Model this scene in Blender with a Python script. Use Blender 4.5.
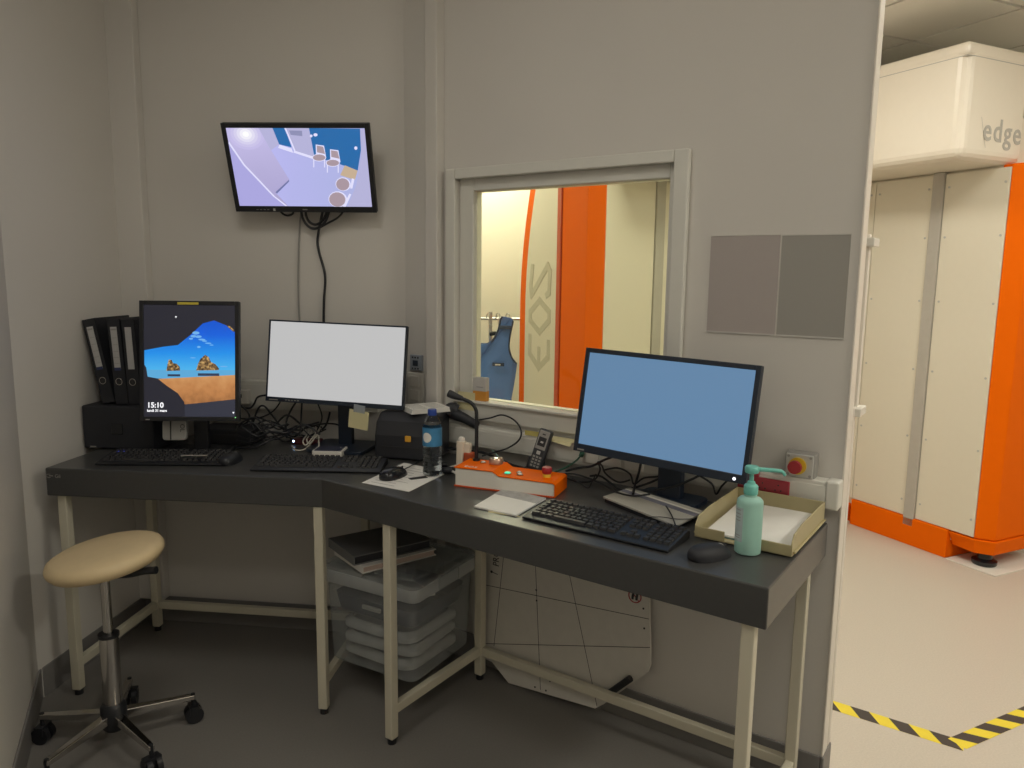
import bpy, bmesh, math, random
from mathutils import Vector, Matrix
random.seed(7)
for _o in list(bpy.data.objects):
    bpy.data.objects.remove(_o)
SC = bpy.context.scene
COL = SC.collection
PI = math.pi
R = math.radians

# ------------------------------------------------------------------ camera
FPX, PITCH, ROLL, CH = 757.27, 0.144421, 0.012331, 1.5
YW, YB = -0.608052, -0.111132            # heading of the window wall and of the back wall
_r = Vector((1, 0, 0)); _u = Vector((0, math.sin(PITCH), math.cos(PITCH)))
FWD = Vector((0, math.cos(PITCH), -math.sin(PITCH)))
RGT = _r * math.cos(ROLL) + _u * math.sin(ROLL)
UPV = -_r * math.sin(ROLL) + _u * math.cos(ROLL)
CAM = Vector((0, 0, CH))
cd = bpy.data.cameras.new('camera'); cam = bpy.data.objects.new('camera', cd); COL.objects.link(cam)
cam.matrix_world = Matrix(((RGT.x, UPV.x, -FWD.x, 0), (RGT.y, UPV.y, -FWD.y, 0), (RGT.z, UPV.z, -FWD.z, CH), (0, 0, 0, 1)))
cd.sensor_width = 36; cd.lens = FPX / 1024 * 36; cd.clip_start = .05
SC.camera = cam

# ------------------------------------------------------------------ world, exposure
wd = bpy.data.worlds.new('world'); SC.world = wd; wd.use_nodes = True
wd.node_tree.nodes['Background'].inputs[0].default_value = (.9, .85, .8, 1)
wd.node_tree.nodes['Background'].inputs[1].default_value = .02
SC.view_settings.view_transform = 'Standard'
SC.view_settings.look = 'None'
SC.view_settings.gamma = 1
SC.view_settings.use_curve_mapping = False
SC.view_settings.exposure = 0.0
LAMP_CONTROL = 5.9      # W of each control-room ceiling panel (dimmed)
LAMP_EXAM = 8.0         # W of each exam-room ceiling panel
WARM = (1.0, .965, .85)

# ------------------------------------------------------------------ frames
Wd = Vector((math.cos(YW), math.sin(YW), 0)); Dd = Vector((-math.sin(YW), math.cos(YW), 0))
Bd = Vector((math.cos(YB), math.sin(YB), 0)); Ed = Vector((-math.sin(YB), math.cos(YB), 0))
EO = Vector((2.36511, 3.96464, 0)); YE = math.atan2(.43127, .90222)
Gd = Vector((math.cos(YE), math.sin(YE), 0)); Fd = Vector((-math.sin(YE), math.cos(YE), 0))
def W_(w, d, z=0): return Wd * w + Dd * d + Vector((0, 0, z))
def B_(b, e, z=0): return Bd * b + Ed * e + Vector((0, 0, z))
def E_(g, s, z=0): return EO + Gd * g + Fd * s + Vector((0, 0, z))
def ray(x, y): return (FWD * FPX + RGT * (x - 512) - UPV * (y - 384)).normalized()
def FL(x, y, z=0):                                   # where the sight line of a pixel meets a height
    d = ray(x, y); return CAM + d * ((z - CH) / d.z)
def PLN(n, k, x, y):                                 # ... meets a vertical plane
    d = ray(x, y); return CAM + d * ((k - n.dot(CAM)) / n.dot(d))
KW, KB = 2.205, 2.914
DZ = .8325                                           # desk height
HC = 2.8                                             # ceiling height

# ------------------------------------------------------------------ materials
def s2l(c):
    return tuple((v / 12.92 if v <= .04045 else ((v + .055) / 1.055) ** 2.4) for v in c)
def hexc(h): return s2l(tuple(int(h[i:i + 2], 16) / 255 for i in (0, 2, 4)))
MATS = {}
def mat(name, col, rough=.5, metal=0, var=.06, scale=30, bump=0, bscale=200, trans=0, ior=1.45, emit=0, coat=0, alpha=1, spec=.5, sss=0):
    if name in MATS: return MATS[name]
    m = bpy.data.materials.new(name); m.use_nodes = True; nt = m.node_tree; N = nt.nodes; L = nt.links
    b = N['Principled BSDF']
    b.inputs['Roughness'].default_value = rough; b.inputs['Metallic'].default_value = metal
    b.inputs['Specular IOR Level'].default_value = spec
    tc = N.new('ShaderNodeTexCoord'); nz = N.new('ShaderNodeTexNoise'); nz.inputs['Scale'].default_value = scale
    nz.inputs['Detail'].default_value = 3
    L.new(tc.outputs['Object'], nz.inputs['Vector'])
    mx = N.new('ShaderNodeMixRGB'); mx.blend_type = 'MIX'
    mx.inputs[1].default_value = tuple(c * (1 - var) for c in col) + (1,)
    mx.inputs[2].default_value = tuple(min(1, c * (1 + var)) for c in col) + (1,)
    L.new(nz.outputs['Fac'], mx.inputs[0]); L.new(mx.outputs[0], b.inputs['Base Color'])
    if bump:
        n2 = N.new('ShaderNodeTexNoise'); n2.inputs['Scale'].default_value = bscale; L.new(tc.outputs['Object'], n2.inputs['Vector'])
        bp = N.new('ShaderNodeBump'); bp.inputs['Strength'].default_value = bump; bp.inputs['Distance'].default_value = .002
        L.new(n2.outputs['Fac'], bp.inputs['Height']); L.new(bp.outputs[0], b.inputs['Normal'])
    if trans:
        b.inputs['Transmission Weight'].default_value = trans; b.inputs['IOR'].default_value = ior
    if coat: b.inputs['Coat Weight'].default_value = coat
    if alpha < 1: b.inputs['Alpha'].default_value = alpha
    if sss: b.inputs['Subsurface Weight'].default_value = sss
    if emit:
        b.inputs['Emission Color'].default_value = tuple(col) + (1,); b.inputs['Emission Strength'].default_value = emit
    MATS[name] = m; return m
def glow(name, col, k=1.0):                          # a lit screen pixel or lamp: emission only
    if name in MATS: return MATS[name]
    m = bpy.data.materials.new(name); m.use_nodes = True; nt = m.node_tree; N = nt.nodes; L = nt.links
    b = N['Principled BSDF']; b.inputs['Base Color'].default_value = (.01, .01, .01, 1); b.inputs['Roughness'].default_value = .35
    b.inputs['Emission Color'].default_value = tuple(col) + (1,); b.inputs['Emission Strength'].default_value = k
    MATS[name] = m; return m
def glow_ramp(name, stops, k=1.0, axis=1, noise=0, nscale=6, lo=0, hi=1):   # emission following a local axis, for pictures on screens
    m = bpy.data.materials.new(name); m.use_nodes = True; nt = m.node_tree; N = nt.nodes; L = nt.links
    b = N['Principled BSDF']; b.inputs['Base Color'].default_value = (.01, .01, .01, 1); b.inputs['Roughness'].default_value = .35
    tc = N.new('ShaderNodeTexCoord'); sp = N.new('ShaderNodeSeparateXYZ'); L.new(tc.outputs['Object'], sp.inputs[0])
    mr = N.new('ShaderNodeMapRange'); mr.inputs['From Min'].default_value = lo; mr.inputs['From Max'].default_value = hi
    L.new(sp.outputs[axis], mr.inputs['Value'])
    nz = N.new('ShaderNodeTexNoise'); nz.inputs['Scale'].default_value = nscale; nz.inputs['Detail'].default_value = 5
    L.new(tc.outputs['Object'], nz.inputs['Vector'])
    ma = N.new('ShaderNodeMath'); ma.operation = 'MULTIPLY_ADD'; ma.inputs[1].default_value = noise
    L.new(nz.outputs['Fac'], ma.inputs[0]); L.new(mr.outputs[0], ma.inputs[2])
    cr = N.new('ShaderNodeValToRGB'); L.new(ma.outputs[0], cr.inputs[0])
    e = cr.color_ramp.elements
    e[0].position, e[0].color = stops[0][0], stops[0][1] + (1,)
    e[1].position, e[1].color = stops[-1][0], stops[-1][1] + (1,)
    for p, c in stops[1:-1]:
        q = e.new(p); q.color = c + (1,)
    L.new(cr.outputs[0], b.inputs['Emission Color']); b.inputs['Emission Strength'].default_value = k
    return m

M_WALL = mat('wall_paint', (.62, .59, .545), .75, var=.02, scale=4, bump=.05, bscale=350)
M_WALLX = mat('exam_wall_paint', (.80, .79, .68), .7, var=.015, scale=4)
M_TRIM = mat('cream_lacquer', (.66, .645, .585), .45, var=.02)
M_TRIMW = mat('white_profile', (.78, .72, .64), .4, var=.02)
M_SKIRT = mat('grey_vinyl_skirting', (.20, .19, .18), .5, var=.05)
M_FLOOR = mat('dark_vinyl', (.195, .182, .167), .5, var=.12, scale=160, bump=.08, bscale=500)
M_FLOORX = mat('speckled_vinyl', (.56, .505, .43), .45, var=.14, scale=170, bump=.04, bscale=500)
M_TILE = mat('ceiling_tile', (.88, .85, .78), .85, var=.04, scale=120)
M_GRID = mat('ceiling_grid', (.40, .38, .33), .6)
M_DESK = mat('charcoal_laminate', (.054, .054, .053), .28, var=.10, scale=90, bump=.03, bscale=600)
M_DESKE = mat('charcoal_edge', (.105, .107, .103), .45, var=.06, scale=90)
M_LEG = mat('cream_steel', (.60, .56, .44), .4, var=.03)
M_BLACK = mat('black_plastic', (.012, .013, .016), .42, var=.15)
M_BLACKS = mat('black_gloss_plastic', (.010, .011, .014), .2, var=.1)
M_BLKM = mat('black_matt_plastic', (.018, .019, .024), .6, var=.2, bump=.1, bscale=800)
M_BLUEBLK = mat('blue_black_plastic', (.012, .020, .036), .35, var=.1)
M_GREYP = mat('grey_plastic', (.30, .29, .27), .45)
M_LGREY = mat('light_grey_plastic', (.50, .49, .46), .45)
M_WHITEP = mat('white_plastic', (.74, .71, .64), .4, var=.03)
M_CREAMP = mat('cream_plastic', (.76, .66, .53), .45, var=.03)
M_PAPER = mat('paper', (.78, .76, .71), .8, var=.02)
M_PAPERG = mat('grey_printed_paper', (.52, .50, .47), .8, var=.06, scale=60)
M_INK = mat('ink', (.02, .02, .022), .6)
M_STICKY = mat('yellow_sticky_paper', (.68, .62, .36), .8, var=.03)
M_CHROME = mat('chrome', (.62, .60, .57), .16, 1, var=.02)
M_STEEL = mat('satin_steel', (.55, .54, .52), .35, 1, var=.03)
M_ORANGE = mat('orange_gloss_paint', (.88, .145, .001), .55, var=.02, spec=.06)
M_ORANGED = mat('orange_seam', (.55, .07, .010), .4)
M_EOSW = mat('machine_ivory', (.76, .705, .58), .42, var=.015)
M_EOSH = mat('machine_head_ivory', (.82, .745, .63), .32, var=.015)
M_SLIT = mat('slit_grey', (.47, .44, .39), .5)
M_LOGO = mat('logo_grey', (.56, .52, .41), .5)
M_RED = mat('red_plastic', (.36, .022, .03), .4)
M_REDS = mat('socket_red', (.33, .03, .045), .45)
M_YEL = mat('yellow_plastic', (.72, .47, .03), .45)
M_TAPEY = mat('yellow_tape', (.83, .66, .05), .5, var=.06)
M_TAPEK = mat('black_tape', (.055, .045, .042), .5, var=.1)
M_SEAT = mat('beige_leatherette', (.68, .53, .31), .5, var=.05, scale=40, bump=.1, bscale=300)
M_TRAY = mat('olive_tray_plastic', (.42, .36, .20), .4, var=.04)
M_APRON = mat('blue_apron_vinyl', (.10, .22, .56), .5, var=.12, scale=14)
M_APRONT = mat('navy_binding', (.03, .05, .10), .6)
M_BLUECAP = mat('blue_cap', (.02, .06, .30), .35)

# ------------------------------------------------------------------ mesh builder
class MB:
    def __init__(s): s.v = []; s.f = []; s.m = []
    def add(s, verts, faces, mi=0):
        o = len(s.v); s.v += [tuple(p) for p in verts]; s.f += [tuple(i + o for i in f) for f in faces]; s.m += [mi] * len(faces); return s
    def box(s, x0, x1, y0, y1, z0, z1, mi=0, M=None):
        v = [Vector((x, y, z)) for z in (z0, z1) for y in (y0, y1) for x in (x0, x1)]
        if M: v = [M @ p for p in v]
        return s.add(v, [(0, 2, 3, 1), (4, 5, 7, 6), (0, 1, 5, 4), (2, 6, 7, 3), (0, 4, 6, 2), (1, 3, 7, 5)], mi)
    def cbox(s, c, d, mi=0, M=None):
        return s.box(c[0] - d[0] / 2, c[0] + d[0] / 2, c[1] - d[1] / 2, c[1] + d[1] / 2, c[2] - d[2] / 2, c[2] + d[2] / 2, mi, M)
    def prism(s, poly, z0, z1, mi=0, M=None, top=None):     # polygon in xy (ccw), raised along z
        n = len(poly); t = top or poly
        v = [Vector((p[0], p[1], z0)) for p in poly] + [Vector((p[0], p[1], z1)) for p in t]
        if M: v = [M @ p for p in v]
        return s.add(v, [tuple(range(n - 1, -1, -1)), tuple(range(n, 2 * n))] + [(i, (i + 1) % n, n + (i + 1) % n, n + i) for i in range(n)], mi)
    def cyl(s, p0, p1, r0, r1=None, n=16, mi=0, caps=True):
        r1 = r0 if r1 is None else r1
        p0, p1 = Vector(p0), Vector(p1); d = (p1 - p0).normalized()
        a = d.orthogonal().normalized(); b = d.cross(a)
        v = []
        for p, r in ((p0, r0), (p1, r1)):
            v += [p + (a * math.cos(2 * PI * i / n) + b * math.sin(2 * PI * i / n)) * r for i in range(n)]
        f = [(i, (i + 1) % n, n + (i + 1) % n, n + i) for i in range(n)]
        if caps: f += [tuple(range(n - 1, -1, -1)), tuple(range(n, 2 * n))]
        return s.add(v, f, mi)
    def lathe(s, prof, n=32, mi=0, c=(0, 0, 0)):            # profile of (r, z)
        v = []; f = []
        for r, z in prof:
            v += [(c[0] + r * math.cos(2 * PI * i / n), c[1] + r * math.sin(2 * PI * i / n), c[2] + z) for i in range(n)]
        for k in range(len(prof) - 1):
            f += [(k * n + i, k * n + (i + 1) % n, (k + 1) * n + (i + 1) % n, (k + 1) * n + i) for i in range(n)]
        if prof[0][0] > 1e-6: f.append(tuple(range(n - 1, -1, -1)))
        if prof[-1][0] > 1e-6: f.append(tuple(range((len(prof) - 1) * n, len(prof) * n)))
        return s.add(v, f, mi)
    def tube(s, pts, r, n=8, mi=0, smooth=6):
        P = catmull([Vector(p) for p in pts], smooth) if smooth > 1 and len(pts) > 2 else [Vector(p) for p in pts]
        v = []; f = []; a = None
        for k, p in enumerate(P):
            d = (P[min(k + 1, len(P) - 1)] - P[max(k - 1, 0)])
            if d.length < 1e-9: d = Vector((0, 0, 1))
            d.normalize()
            a = d.orthogonal().normalized() if a is None else (a - d * a.dot(d)).normalized()
            b = d.cross(a); rr = r(k / (len(P) - 1)) if callable(r) else r
            v += [p + (a * math.cos(2 * PI * i / n) + b * math.sin(2 * PI * i / n)) * rr for i in range(n)]
        for k in range(len(P) - 1):
            f += [(k * n + i, k * n + (i + 1) % n, (k + 1) * n + (i + 1) % n, (k + 1) * n + i) for i in range(n)]
        f += [tuple(range(n - 1, -1, -1)), tuple(range((len(P) - 1) * n, len(P) * n))]
        return s.add(v, f, mi)
    def build(s, name, mats, parent=None, bevel=0, smooth=0, seg=2, loc=None, rot=None):
        me = bpy.data.meshes.new(name); me.from_pydata(s.v, [], s.f)
        if not isinstance(mats, (list, tuple)): mats = [mats]
        for m in mats: me.materials.append(m)
        me.polygons.foreach_set('material_index', s.m)
        bm = bmesh.new(); bm.from_mesh(me); bmesh.ops.recalc_face_normals(bm, faces=bm.faces); bm.to_mesh(me); bm.free()
        if smooth:
            me.polygons.foreach_set('use_smooth', [True] * len(me.polygons)); me.set_sharp_from_angle(angle=R(smooth))
        me.update()
        o = bpy.data.objects.new(name, me); COL.objects.link(o)
        if parent: o.parent = parent
        if loc is not None: o.location = loc
        if rot is not None: o.rotation_euler = rot
        if bevel:
            b = o.modifiers.new('bevel', 'BEVEL'); b.width = bevel; b.segments = seg; b.limit_method = 'ANGLE'; b.angle_limit = R(40)
            b.harden_normals = False
        return o
def catmull(P, k):
    out = []
    for i in range(len(P) - 1):
        p0, p1, p2, p3 = P[max(i - 1, 0)], P[i], P[i + 1], P[min(i + 2, len(P) - 1)]
        for j in range(k):
            t = j / k
            out.append(.5 * ((2 * p1) + (p2 - p0) * t + (2 * p0 - 5 * p1 + 4 * p2 - p3) * t * t + (3 * p1 - p0 - 3 * p2 + p3) * t ** 3))
    out.append(P[-1]); return out
def rrect(w, h, r, n=4, cx=0, cy=0):                       # rounded rectangle, ccw
    out = []
    for sx, sy, a0 in ((1, -1, -90), (1, 1, 0), (-1, 1, 90), (-1, -1, 180)):
        for i in range(n + 1):
            a = R(a0 + 90 * i / n); out.append((cx + sx * (w / 2 - r) + r * math.cos(a), cy + sy * (h / 2 - r) + r * math.sin(a)))
    return out
def tag(o, label, cat, group=None):
    o['label'] = label; o['category'] = cat
    if group: o['group'] = group
    return o
def thing(name, label, cat, loc=(0, 0, 0), rz=0, group=None, rot=None):
    o = bpy.data.objects.new(name, None); COL.objects.link(o); o.empty_display_size = .05
    o.location = loc; o.rotation_euler = rot or (0, 0, rz)
    return tag(o, label, cat, group)
def struct(o, label=None):
    o['kind'] = 'structure'
    if label: o['label'] = label
    return o
def stuff(o): o['kind'] = 'stuff'; return o
def text(name, txt, size, m, parent, loc, rot=(0, 0, 0), depth=.0004, align='LEFT', sx=1.0, font_shear=0, fat=0, space=1):
    c = bpy.data.curves.new(name, 'FONT'); c.body = txt; c.size = size; c.extrude = depth; c.align_x = align; c.shear = font_shear; c.resolution_u = 3; c.offset = fat; c.space_character = space
    t = bpy.data.objects.new(name + '_tmp', c); COL.objects.link(t); bpy.context.view_layer.update()
    me = bpy.data.meshes.new_from_object(t.evaluated_get(bpy.context.evaluated_depsgraph_get()))
    bpy.data.objects.remove(t); bpy.data.curves.remove(c)
    me.materials.clear(); me.materials.append(m)
    o = bpy.data.objects.new(name, me); COL.objects.link(o); o.parent = parent; o.location = loc; o.rotation_euler = rot; o.scale = (sx, 1, 1)
    return o
UPR = (R(90), 0, 0)                                         # flat print turned upright, facing local -y
def stroke(mb, pts, wd_, z0, z1, mi=0):                     # polyline of constant width as raised strips (local xy)
    for i in range(len(pts) - 1):
        a, b = Vector(pts[i]), Vector(pts[i + 1]); d = (b - a).normalized(); n = Vector((-d.y, d.x)) * wd_ / 2; e = d * wd_ * .35
        p = [a - e + n, a - e - n, b + e - n, b + e + n]
        mb.prism([(q.x, q.y) for q in reversed(p)][::-1], z0 + i * 1e-5, z1 + i * 1e-5, mi)
def vprint(mb, polys, y=0, dy=.00008):                       # flat picture: polygons (x, z) facing -y, each a hair in front of the last
    for k, (poly, mi) in enumerate(polys):
        mb.add([(p[0], y - dy * k, p[1]) for p in poly], [tuple(range(len(poly)))], mi)

# ================================================================== SETTING
SLO, SHI, GLO, GHI = -3.6, 3.0, -4.26, 1.5                 # the building, in the exam room's own axes
def poly_obj(name, pts, z, m):
    me = bpy.data.meshes.new(name); bm = bmesh.new()
    f = bm.faces.new([bm.verts.new((p.x, p.y, z)) for p in pts]); bmesh.ops.triangulate(bm, faces=[f])
    for q in bm.faces:
        if q.normal.z < 0: q.normal_flip()
    bm.to_mesh(me); bm.free(); me.materials.append(m); o = bpy.data.objects.new(name, me); COL.objects.link(o); return o
Q0 = Vector((-1.652, 2.483, 0)); C1 = B_(-1.91, KB)
_mm = Matrix(((Dd.x, Dd.y), (Ed.x, Ed.y))); _c2 = _mm.inverted() @ Vector((KW, KB)); C2 = Vector((_c2.x, _c2.y, 0))
WEND = -.413
PW = W_(WEND, KW + .05)
_t = (SLO - (PW - EO).dot(Fd)) / Wd.dot(Fd); PX = PW + Wd * _t
if (PX - EO).dot(Gd) > GHI:
    _t = (GHI - (PW - EO).dot(Gd)) / Wd.dot(Gd); PX = PW + Wd * _t
    ctrl = [Q0, C1, C2, PW, PX, E_(GHI, SLO), E_(GLO, SLO)]; exam = [Q0, E_(GLO, SHI), E_(GHI, SHI), PX, PW, C2, C1]
else:
    ctrl = [Q0, C1, C2, PW, PX, E_(GLO, SLO)]; exam = [Q0, E_(GLO, SHI), E_(GHI, SHI), E_(GHI, SLO), PX, PW, C2, C1]
struct(poly_obj('floor', ctrl, 0, M_FLOOR), 'dark grey vinyl floor of the control room')
struct(poly_obj('floor_exam_room', exam, 0, M_FLOORX), 'pale speckled vinyl floor of the exam room')

def rot_obj(mb, name, m, loc, rz, **k):
    return mb.build(name, m, loc=loc, rot=(0, 0, rz), **k)
# partitions
struct(rot_obj(MB().box(-2.0, -.73, KB, KB + .1, 0, HC), 'wall_back', M_WALL, (0, 0, 0), YB), 'taupe back wall behind the wall screen')
struct(rot_obj(MB().box(-2.02, -1.905, 2.27, KB, 0, HC), 'wall_left', M_WALL, (0, 0, 0), YB), 'taupe left wall beside the binders')
OW0, OW1, OZ0, OZ1 = -1.788, -.938, 1.0, 1.84                # window opening
wl = MB()
WT = .085
wl.box(-2.16, OW0, KW, KW + WT, 0, HC).box(OW1, WEND, KW, KW + WT, 0, HC).box(OW0, OW1, KW, KW + WT, 0, OZ0).box(OW0, OW1, KW, KW + WT, OZ1, HC)
struct(rot_obj(wl, 'wall_window', M_WALL, (0, 0, 0), YW), 'taupe wall with the viewing window')
# outer walls
struct(rot_obj(MB().box(GLO - .1, GLO, SLO, SHI, 0, HC), 'wall_left_near', M_WALL, EO, YE), 'taupe wall at the left edge')
struct(rot_obj(MB().box(GLO - .1, GHI + .1, SHI, SHI + .1, 0, HC), 'wall_exam_far', M_WALLX, EO, YE), 'cream far wall of the exam room')
struct(rot_obj(MB().box(GHI, GHI + .1, SLO, SHI, 0, HC), 'wall_exam_right', M_WALLX, EO, YE), 'cream wall behind the machine')
struct(rot_obj(MB().box(GLO - .1, GHI + .1, SLO - .1, SLO, 0, HC), 'wall_rear', M_WALL, EO, YE), 'wall behind the viewer')
# skirting
SK = .11
struct(rot_obj(MB().box(-1.91, -.82, KB - .008, KB, 0, SK), 'baseboard_back', M_SKIRT, (0, 0, 0), YB, bevel=.003))
struct(rot_obj(MB().box(-1.91, -1.902, 2.29, KB - .008, 0, SK), 'baseboard_left', M_SKIRT, (0, 0, 0), YB, bevel=.003))
struct(rot_obj(MB().box(-2.12, WEND, KW - .008, KW, 0, SK), 'baseboard_window', M_SKIRT, (0, 0, 0), YW, bevel=.003))
struct(rot_obj(MB().box(WEND, WEND + .010, KW - .008, KW + .09, 0, SK), 'baseboard_end', M_SKIRT, (0, 0, 0), YW, bevel=.003))
_sq = (Q0 - EO).dot(Fd)
struct(rot_obj(MB().box(GLO, GLO + .008, SLO, _sq, 0, SK), 'baseboard_left_near', M_SKIRT, EO, YE, bevel=.003))
struct(rot_obj(MB().box(GLO, GHI, SHI - .01, SHI, 0, SK), 'baseboard_exam_far', M_SKIRT, EO, YE, bevel=.003))
# corner post on the back wall, duct cover beside the window, profiles at the wall end
struct(rot_obj(MB().box(-1.91, -1.795, KB - .045, KB, SK, HC), 'trim_1', M_WALL, (0, 0, 0), YB, bevel=.004), 'boxed post in the back left corner')
struct(rot_obj(MB().box(-1.905, -1.848, KW - .045, KW, SK, HC), 'trim_2', M_WALL, (0, 0, 0), YW, bevel=.004), 'boxed duct left of the window')
struct(rot_obj(MB().box(WEND, WEND + .006, KW - .004, KW + .052, SK, HC), 'trim_3', M_TRIMW, (0, 0, 0), YW, bevel=.002), 'white profile at the wall end')
struct(rot_obj(MB().box(WEND, WEND + .006, KW + .060, KW + .088, SK, 1.14), 'trim_4', M_TRIMW, (0, 0, 0), YW, bevel=.002), 'second white profile at the wall end')

# ceiling: grid with separate tiles
ce = struct(rot_obj(MB().box(GLO - .1, GHI + .1, SLO - .1, SHI + .1, HC + .012, HC + .1), 'ceiling', M_GRID, EO, YE), 'suspended tile ceiling')
T = .6; tm = None; LAMPS = []
lamp_cells = {}
def cell(g, s): return (round((g - .03) / T - .5), round((s - .48) / T - .5))
CONTROL_LAMPS = [cell(-3.87, -1.02), cell(-3.87, -2.82)]  # second panel, unseen behind the camera, is added as fill for the lower walls
EXAM_LAMPS = [cell(-1.2, 2.7), cell(-2.9, 1.8), cell(-1.3, .3), cell(-1.1, -1.1), cell(.4, -1.4), cell(-1.5, -2.9)]
for c in CONTROL_LAMPS: lamp_cells[c] = 'c'
for c in EXAM_LAMPS: lamp_cells[c] = 'e'
i0, i1 = math.floor((GLO - .03) / T), math.ceil((GHI - .03) / T)
j0, j1 = math.floor((SLO - .48) / T), math.ceil((SHI - .48) / T)
for i in range(i0, i1):
    for j in range(j0, j1):
        if (i, j) in lamp_cells: continue
        g0, g1 = max(GLO, .03 + T * i), min(GHI, .03 + T * i + T); s0, s1 = max(SLO, .48 + T * j), min(SHI, .48 + T * j + T)
        if g1 - g0 < .05 or s1 - s0 < .05: continue
        full = g1 - g0 > .599 and s1 - s0 > .599
        if full and tm:
            o = bpy.data.objects.new('tile', tm); COL.objects.link(o); o.parent = ce
        else:
            o = MB().box(-(g1 - g0) / 2 + .011, (g1 - g0) / 2 - .011, -(s1 - s0) / 2 + .011, (s1 - s0) / 2 - .011, 0, .016).build('tile', M_TILE, ce)
            if full: tm = o.data
        o.location = ((g0 + g1) / 2, (s0 + s1) / 2, HC - .004)
M_LAMPF = mat('lamp_frame_white', (.8, .78, .74), .4)
for (i, j), k in lamp_cells.items():
    g, s = .03 + T * (i + .5), .48 + T * (j + .5)
    lab = {'c': 'unseen dimmed square ceiling light panel in the control room', 'e': 'bright square ceiling light panel in the exam room'}[k]
    t = thing('ceiling_light', lab, 'ceiling light', E_(g, s, HC), YE, {'c': 'control room ceiling lights', 'e': 'exam room ceiling lights'}[k])
    fr = MB(); a, b = .289, .255
    fr.box(-a, a, -a, -b, -.008, .012).box(-a, a, b, a, -.008, .012).box(-a, -b, -b, b, -.008, .012).box(b, a, -b, b, -.008, .012)
    fr.build('frame', M_LAMPF, t, bevel=.002)
    MB().box(-b, b, -b, b, -.002, .006).build('diffuser', glow('lamp_' + k, WARM, 2.5 if k == 'c' else 9.0), t)
    ld = bpy.data.lights.new('panel_light', 'AREA'); ld.shape = 'SQUARE'; ld.size = .5; ld.energy = LAMP_CONTROL * (1.2 if s < -2 else 1) if k == 'c' else LAMP_EXAM * (3.0 if s > 2.4 else 2.8 if s < -2.2 else .7 if s < -.5 else 1); ld.color = WARM if k == 'e' else (1, .97, .90)
    lo = bpy.data.objects.new('panel_light', ld); COL.objects.link(lo); lo.parent = t; lo.location = (0, 0, -.012)

# window
win = bpy.data.objects.new('window_1', None); COL.objects.link(win); win.rotation_euler = (0, 0, YW); struct(win, 'control room viewing window with cream frame')
def ring(x0, x1, z0, z1, X0, X1, Z0, Z1, y0, y1):
    mb = MB(); mb.box(x0, X0, y0, y1, z0, z1).box(X1, x1, y0, y1, z0, z1).box(X0, X1, y0, y1, z0, Z0).box(X0, X1, y0, y1, Z1, z1); return mb
ring(-1.826, -.895, .965, 1.873, OW0 + .004, OW1 - .004, OZ0 + .03, OZ1 - .004, KW - .022, KW).build('casing', M_TRIM, win, bevel=.004)
GW0, GW1, GZ0, GZ1 = -1.725, -.968, 1.032, 1.795
ring(OW0, OW1, OZ0, OZ1, GW0, GW1, GZ0, GZ1, KW + .014, KW + .040).build('frame', M_TRIM, win, bevel=.004)
ring(OW0, OW1, OZ0, OZ1, GW0 - .014, GW1, GZ0, GZ1, KW + .047, KW + .085).build('rear_frame', M_WHITEP, win, bevel=.003)
ring(-1.86, -.88, .95, 1.89, OW0 + .03, OW1 - .03, OZ0 + .01, OZ1 - .03, KW + .085, KW + .097).build('rear_casing', M_TRIM, win, bevel=.003)
mg = bpy.data.materials.new('window_glass'); mg.use_nodes = True
_n = mg.node_tree.nodes; _l = mg.node_tree.links
_tr = _n.new('ShaderNodeBsdfTransparent'); _tr.inputs[0].default_value = (.93, .95, .86, 1); _gl = _n.new('ShaderNodeBsdfGlossy'); _gl.inputs['Roughness'].default_value = .02
_fr = _n.new('ShaderNodeFresnel'); _fr.inputs['IOR'].default_value = 1.35; _mx = _n.new('ShaderNodeMixShader')
_l.new(_fr.outputs[0], _mx.inputs[0]); _l.new(_tr.outputs[0], _mx.inputs[1]); _l.new(_gl.outputs[0], _mx.inputs[2]); _l.new(_mx.outputs[0], _n['Material Output'].inputs[0])
MB().box(GW0 - .01, GW1 + .01, KW + .0415, KW + .0455, GZ0 - .01, GZ1 + .01).build('pane', mg, win)
MB().box(OW0 + .005, OW1 - .005, KW - .034, KW + .014, OZ0 + .026, OZ0 + .036).build('sill', M_TRIM, win, bevel=.003)

# cable trunking on both walls
tk = thing('cable_trunking', 'cream cable trunking along the wall under the viewing window', 'trunking', (0, 0, 0), YW)
MB().box(-1.86, WEND - .03, KW - .05, KW, .87, .945).build('cover', M_TRIM, tk, bevel=.005)
MB().box(-1.86, WEND - .03, KW - .053, KW - .05, .882, .933).build('lid', M_TRIM, tk, bevel=.001)
MB().box(WEND - .03, WEND + .004, KW - .054, KW, .867, .948).build('end_cap', M_TRIM, tk, bevel=.005)
so = MB().box(-.685, -.538, KW - .062, KW - .053, .884, .93).build('socket', M_REDS, tk, bevel=.003); so['label'] = 'red socket outlets'
hb = MB()
for cx in (-.655, -.612, -.568):
    for dx, dz in ((-.008, -.006), (.008, -.006), (0, .009)): hb.cyl((cx + dx, KW - .0635, .907 + dz), (cx + dx, KW - .061, .907 + dz), .0022, n=8)
stuff(hb.build('holes', M_INK, so))
MB().box(-.655, -.625, KW - .066, KW - .05, .93, .944).build('socket_tab', M_REDS, so, bevel=.002)
for cx in (-1.18, -1.10, -1.02): MB().box(cx - .033, cx + .033, KW - .057, KW - .053, .885, .931).build('outlet', M_WHITEP, tk, bevel=.002)
tb = thing('cable_trunking', 'grey-cream cable trunking on the back wall behind the left monitors', 'trunking', (0, 0, 0), YB)
MB().box(-1.85, -.85, KB - .05, KB, .95, 1.065).build('cover', M_TRIM, tb, bevel=.005)
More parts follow.
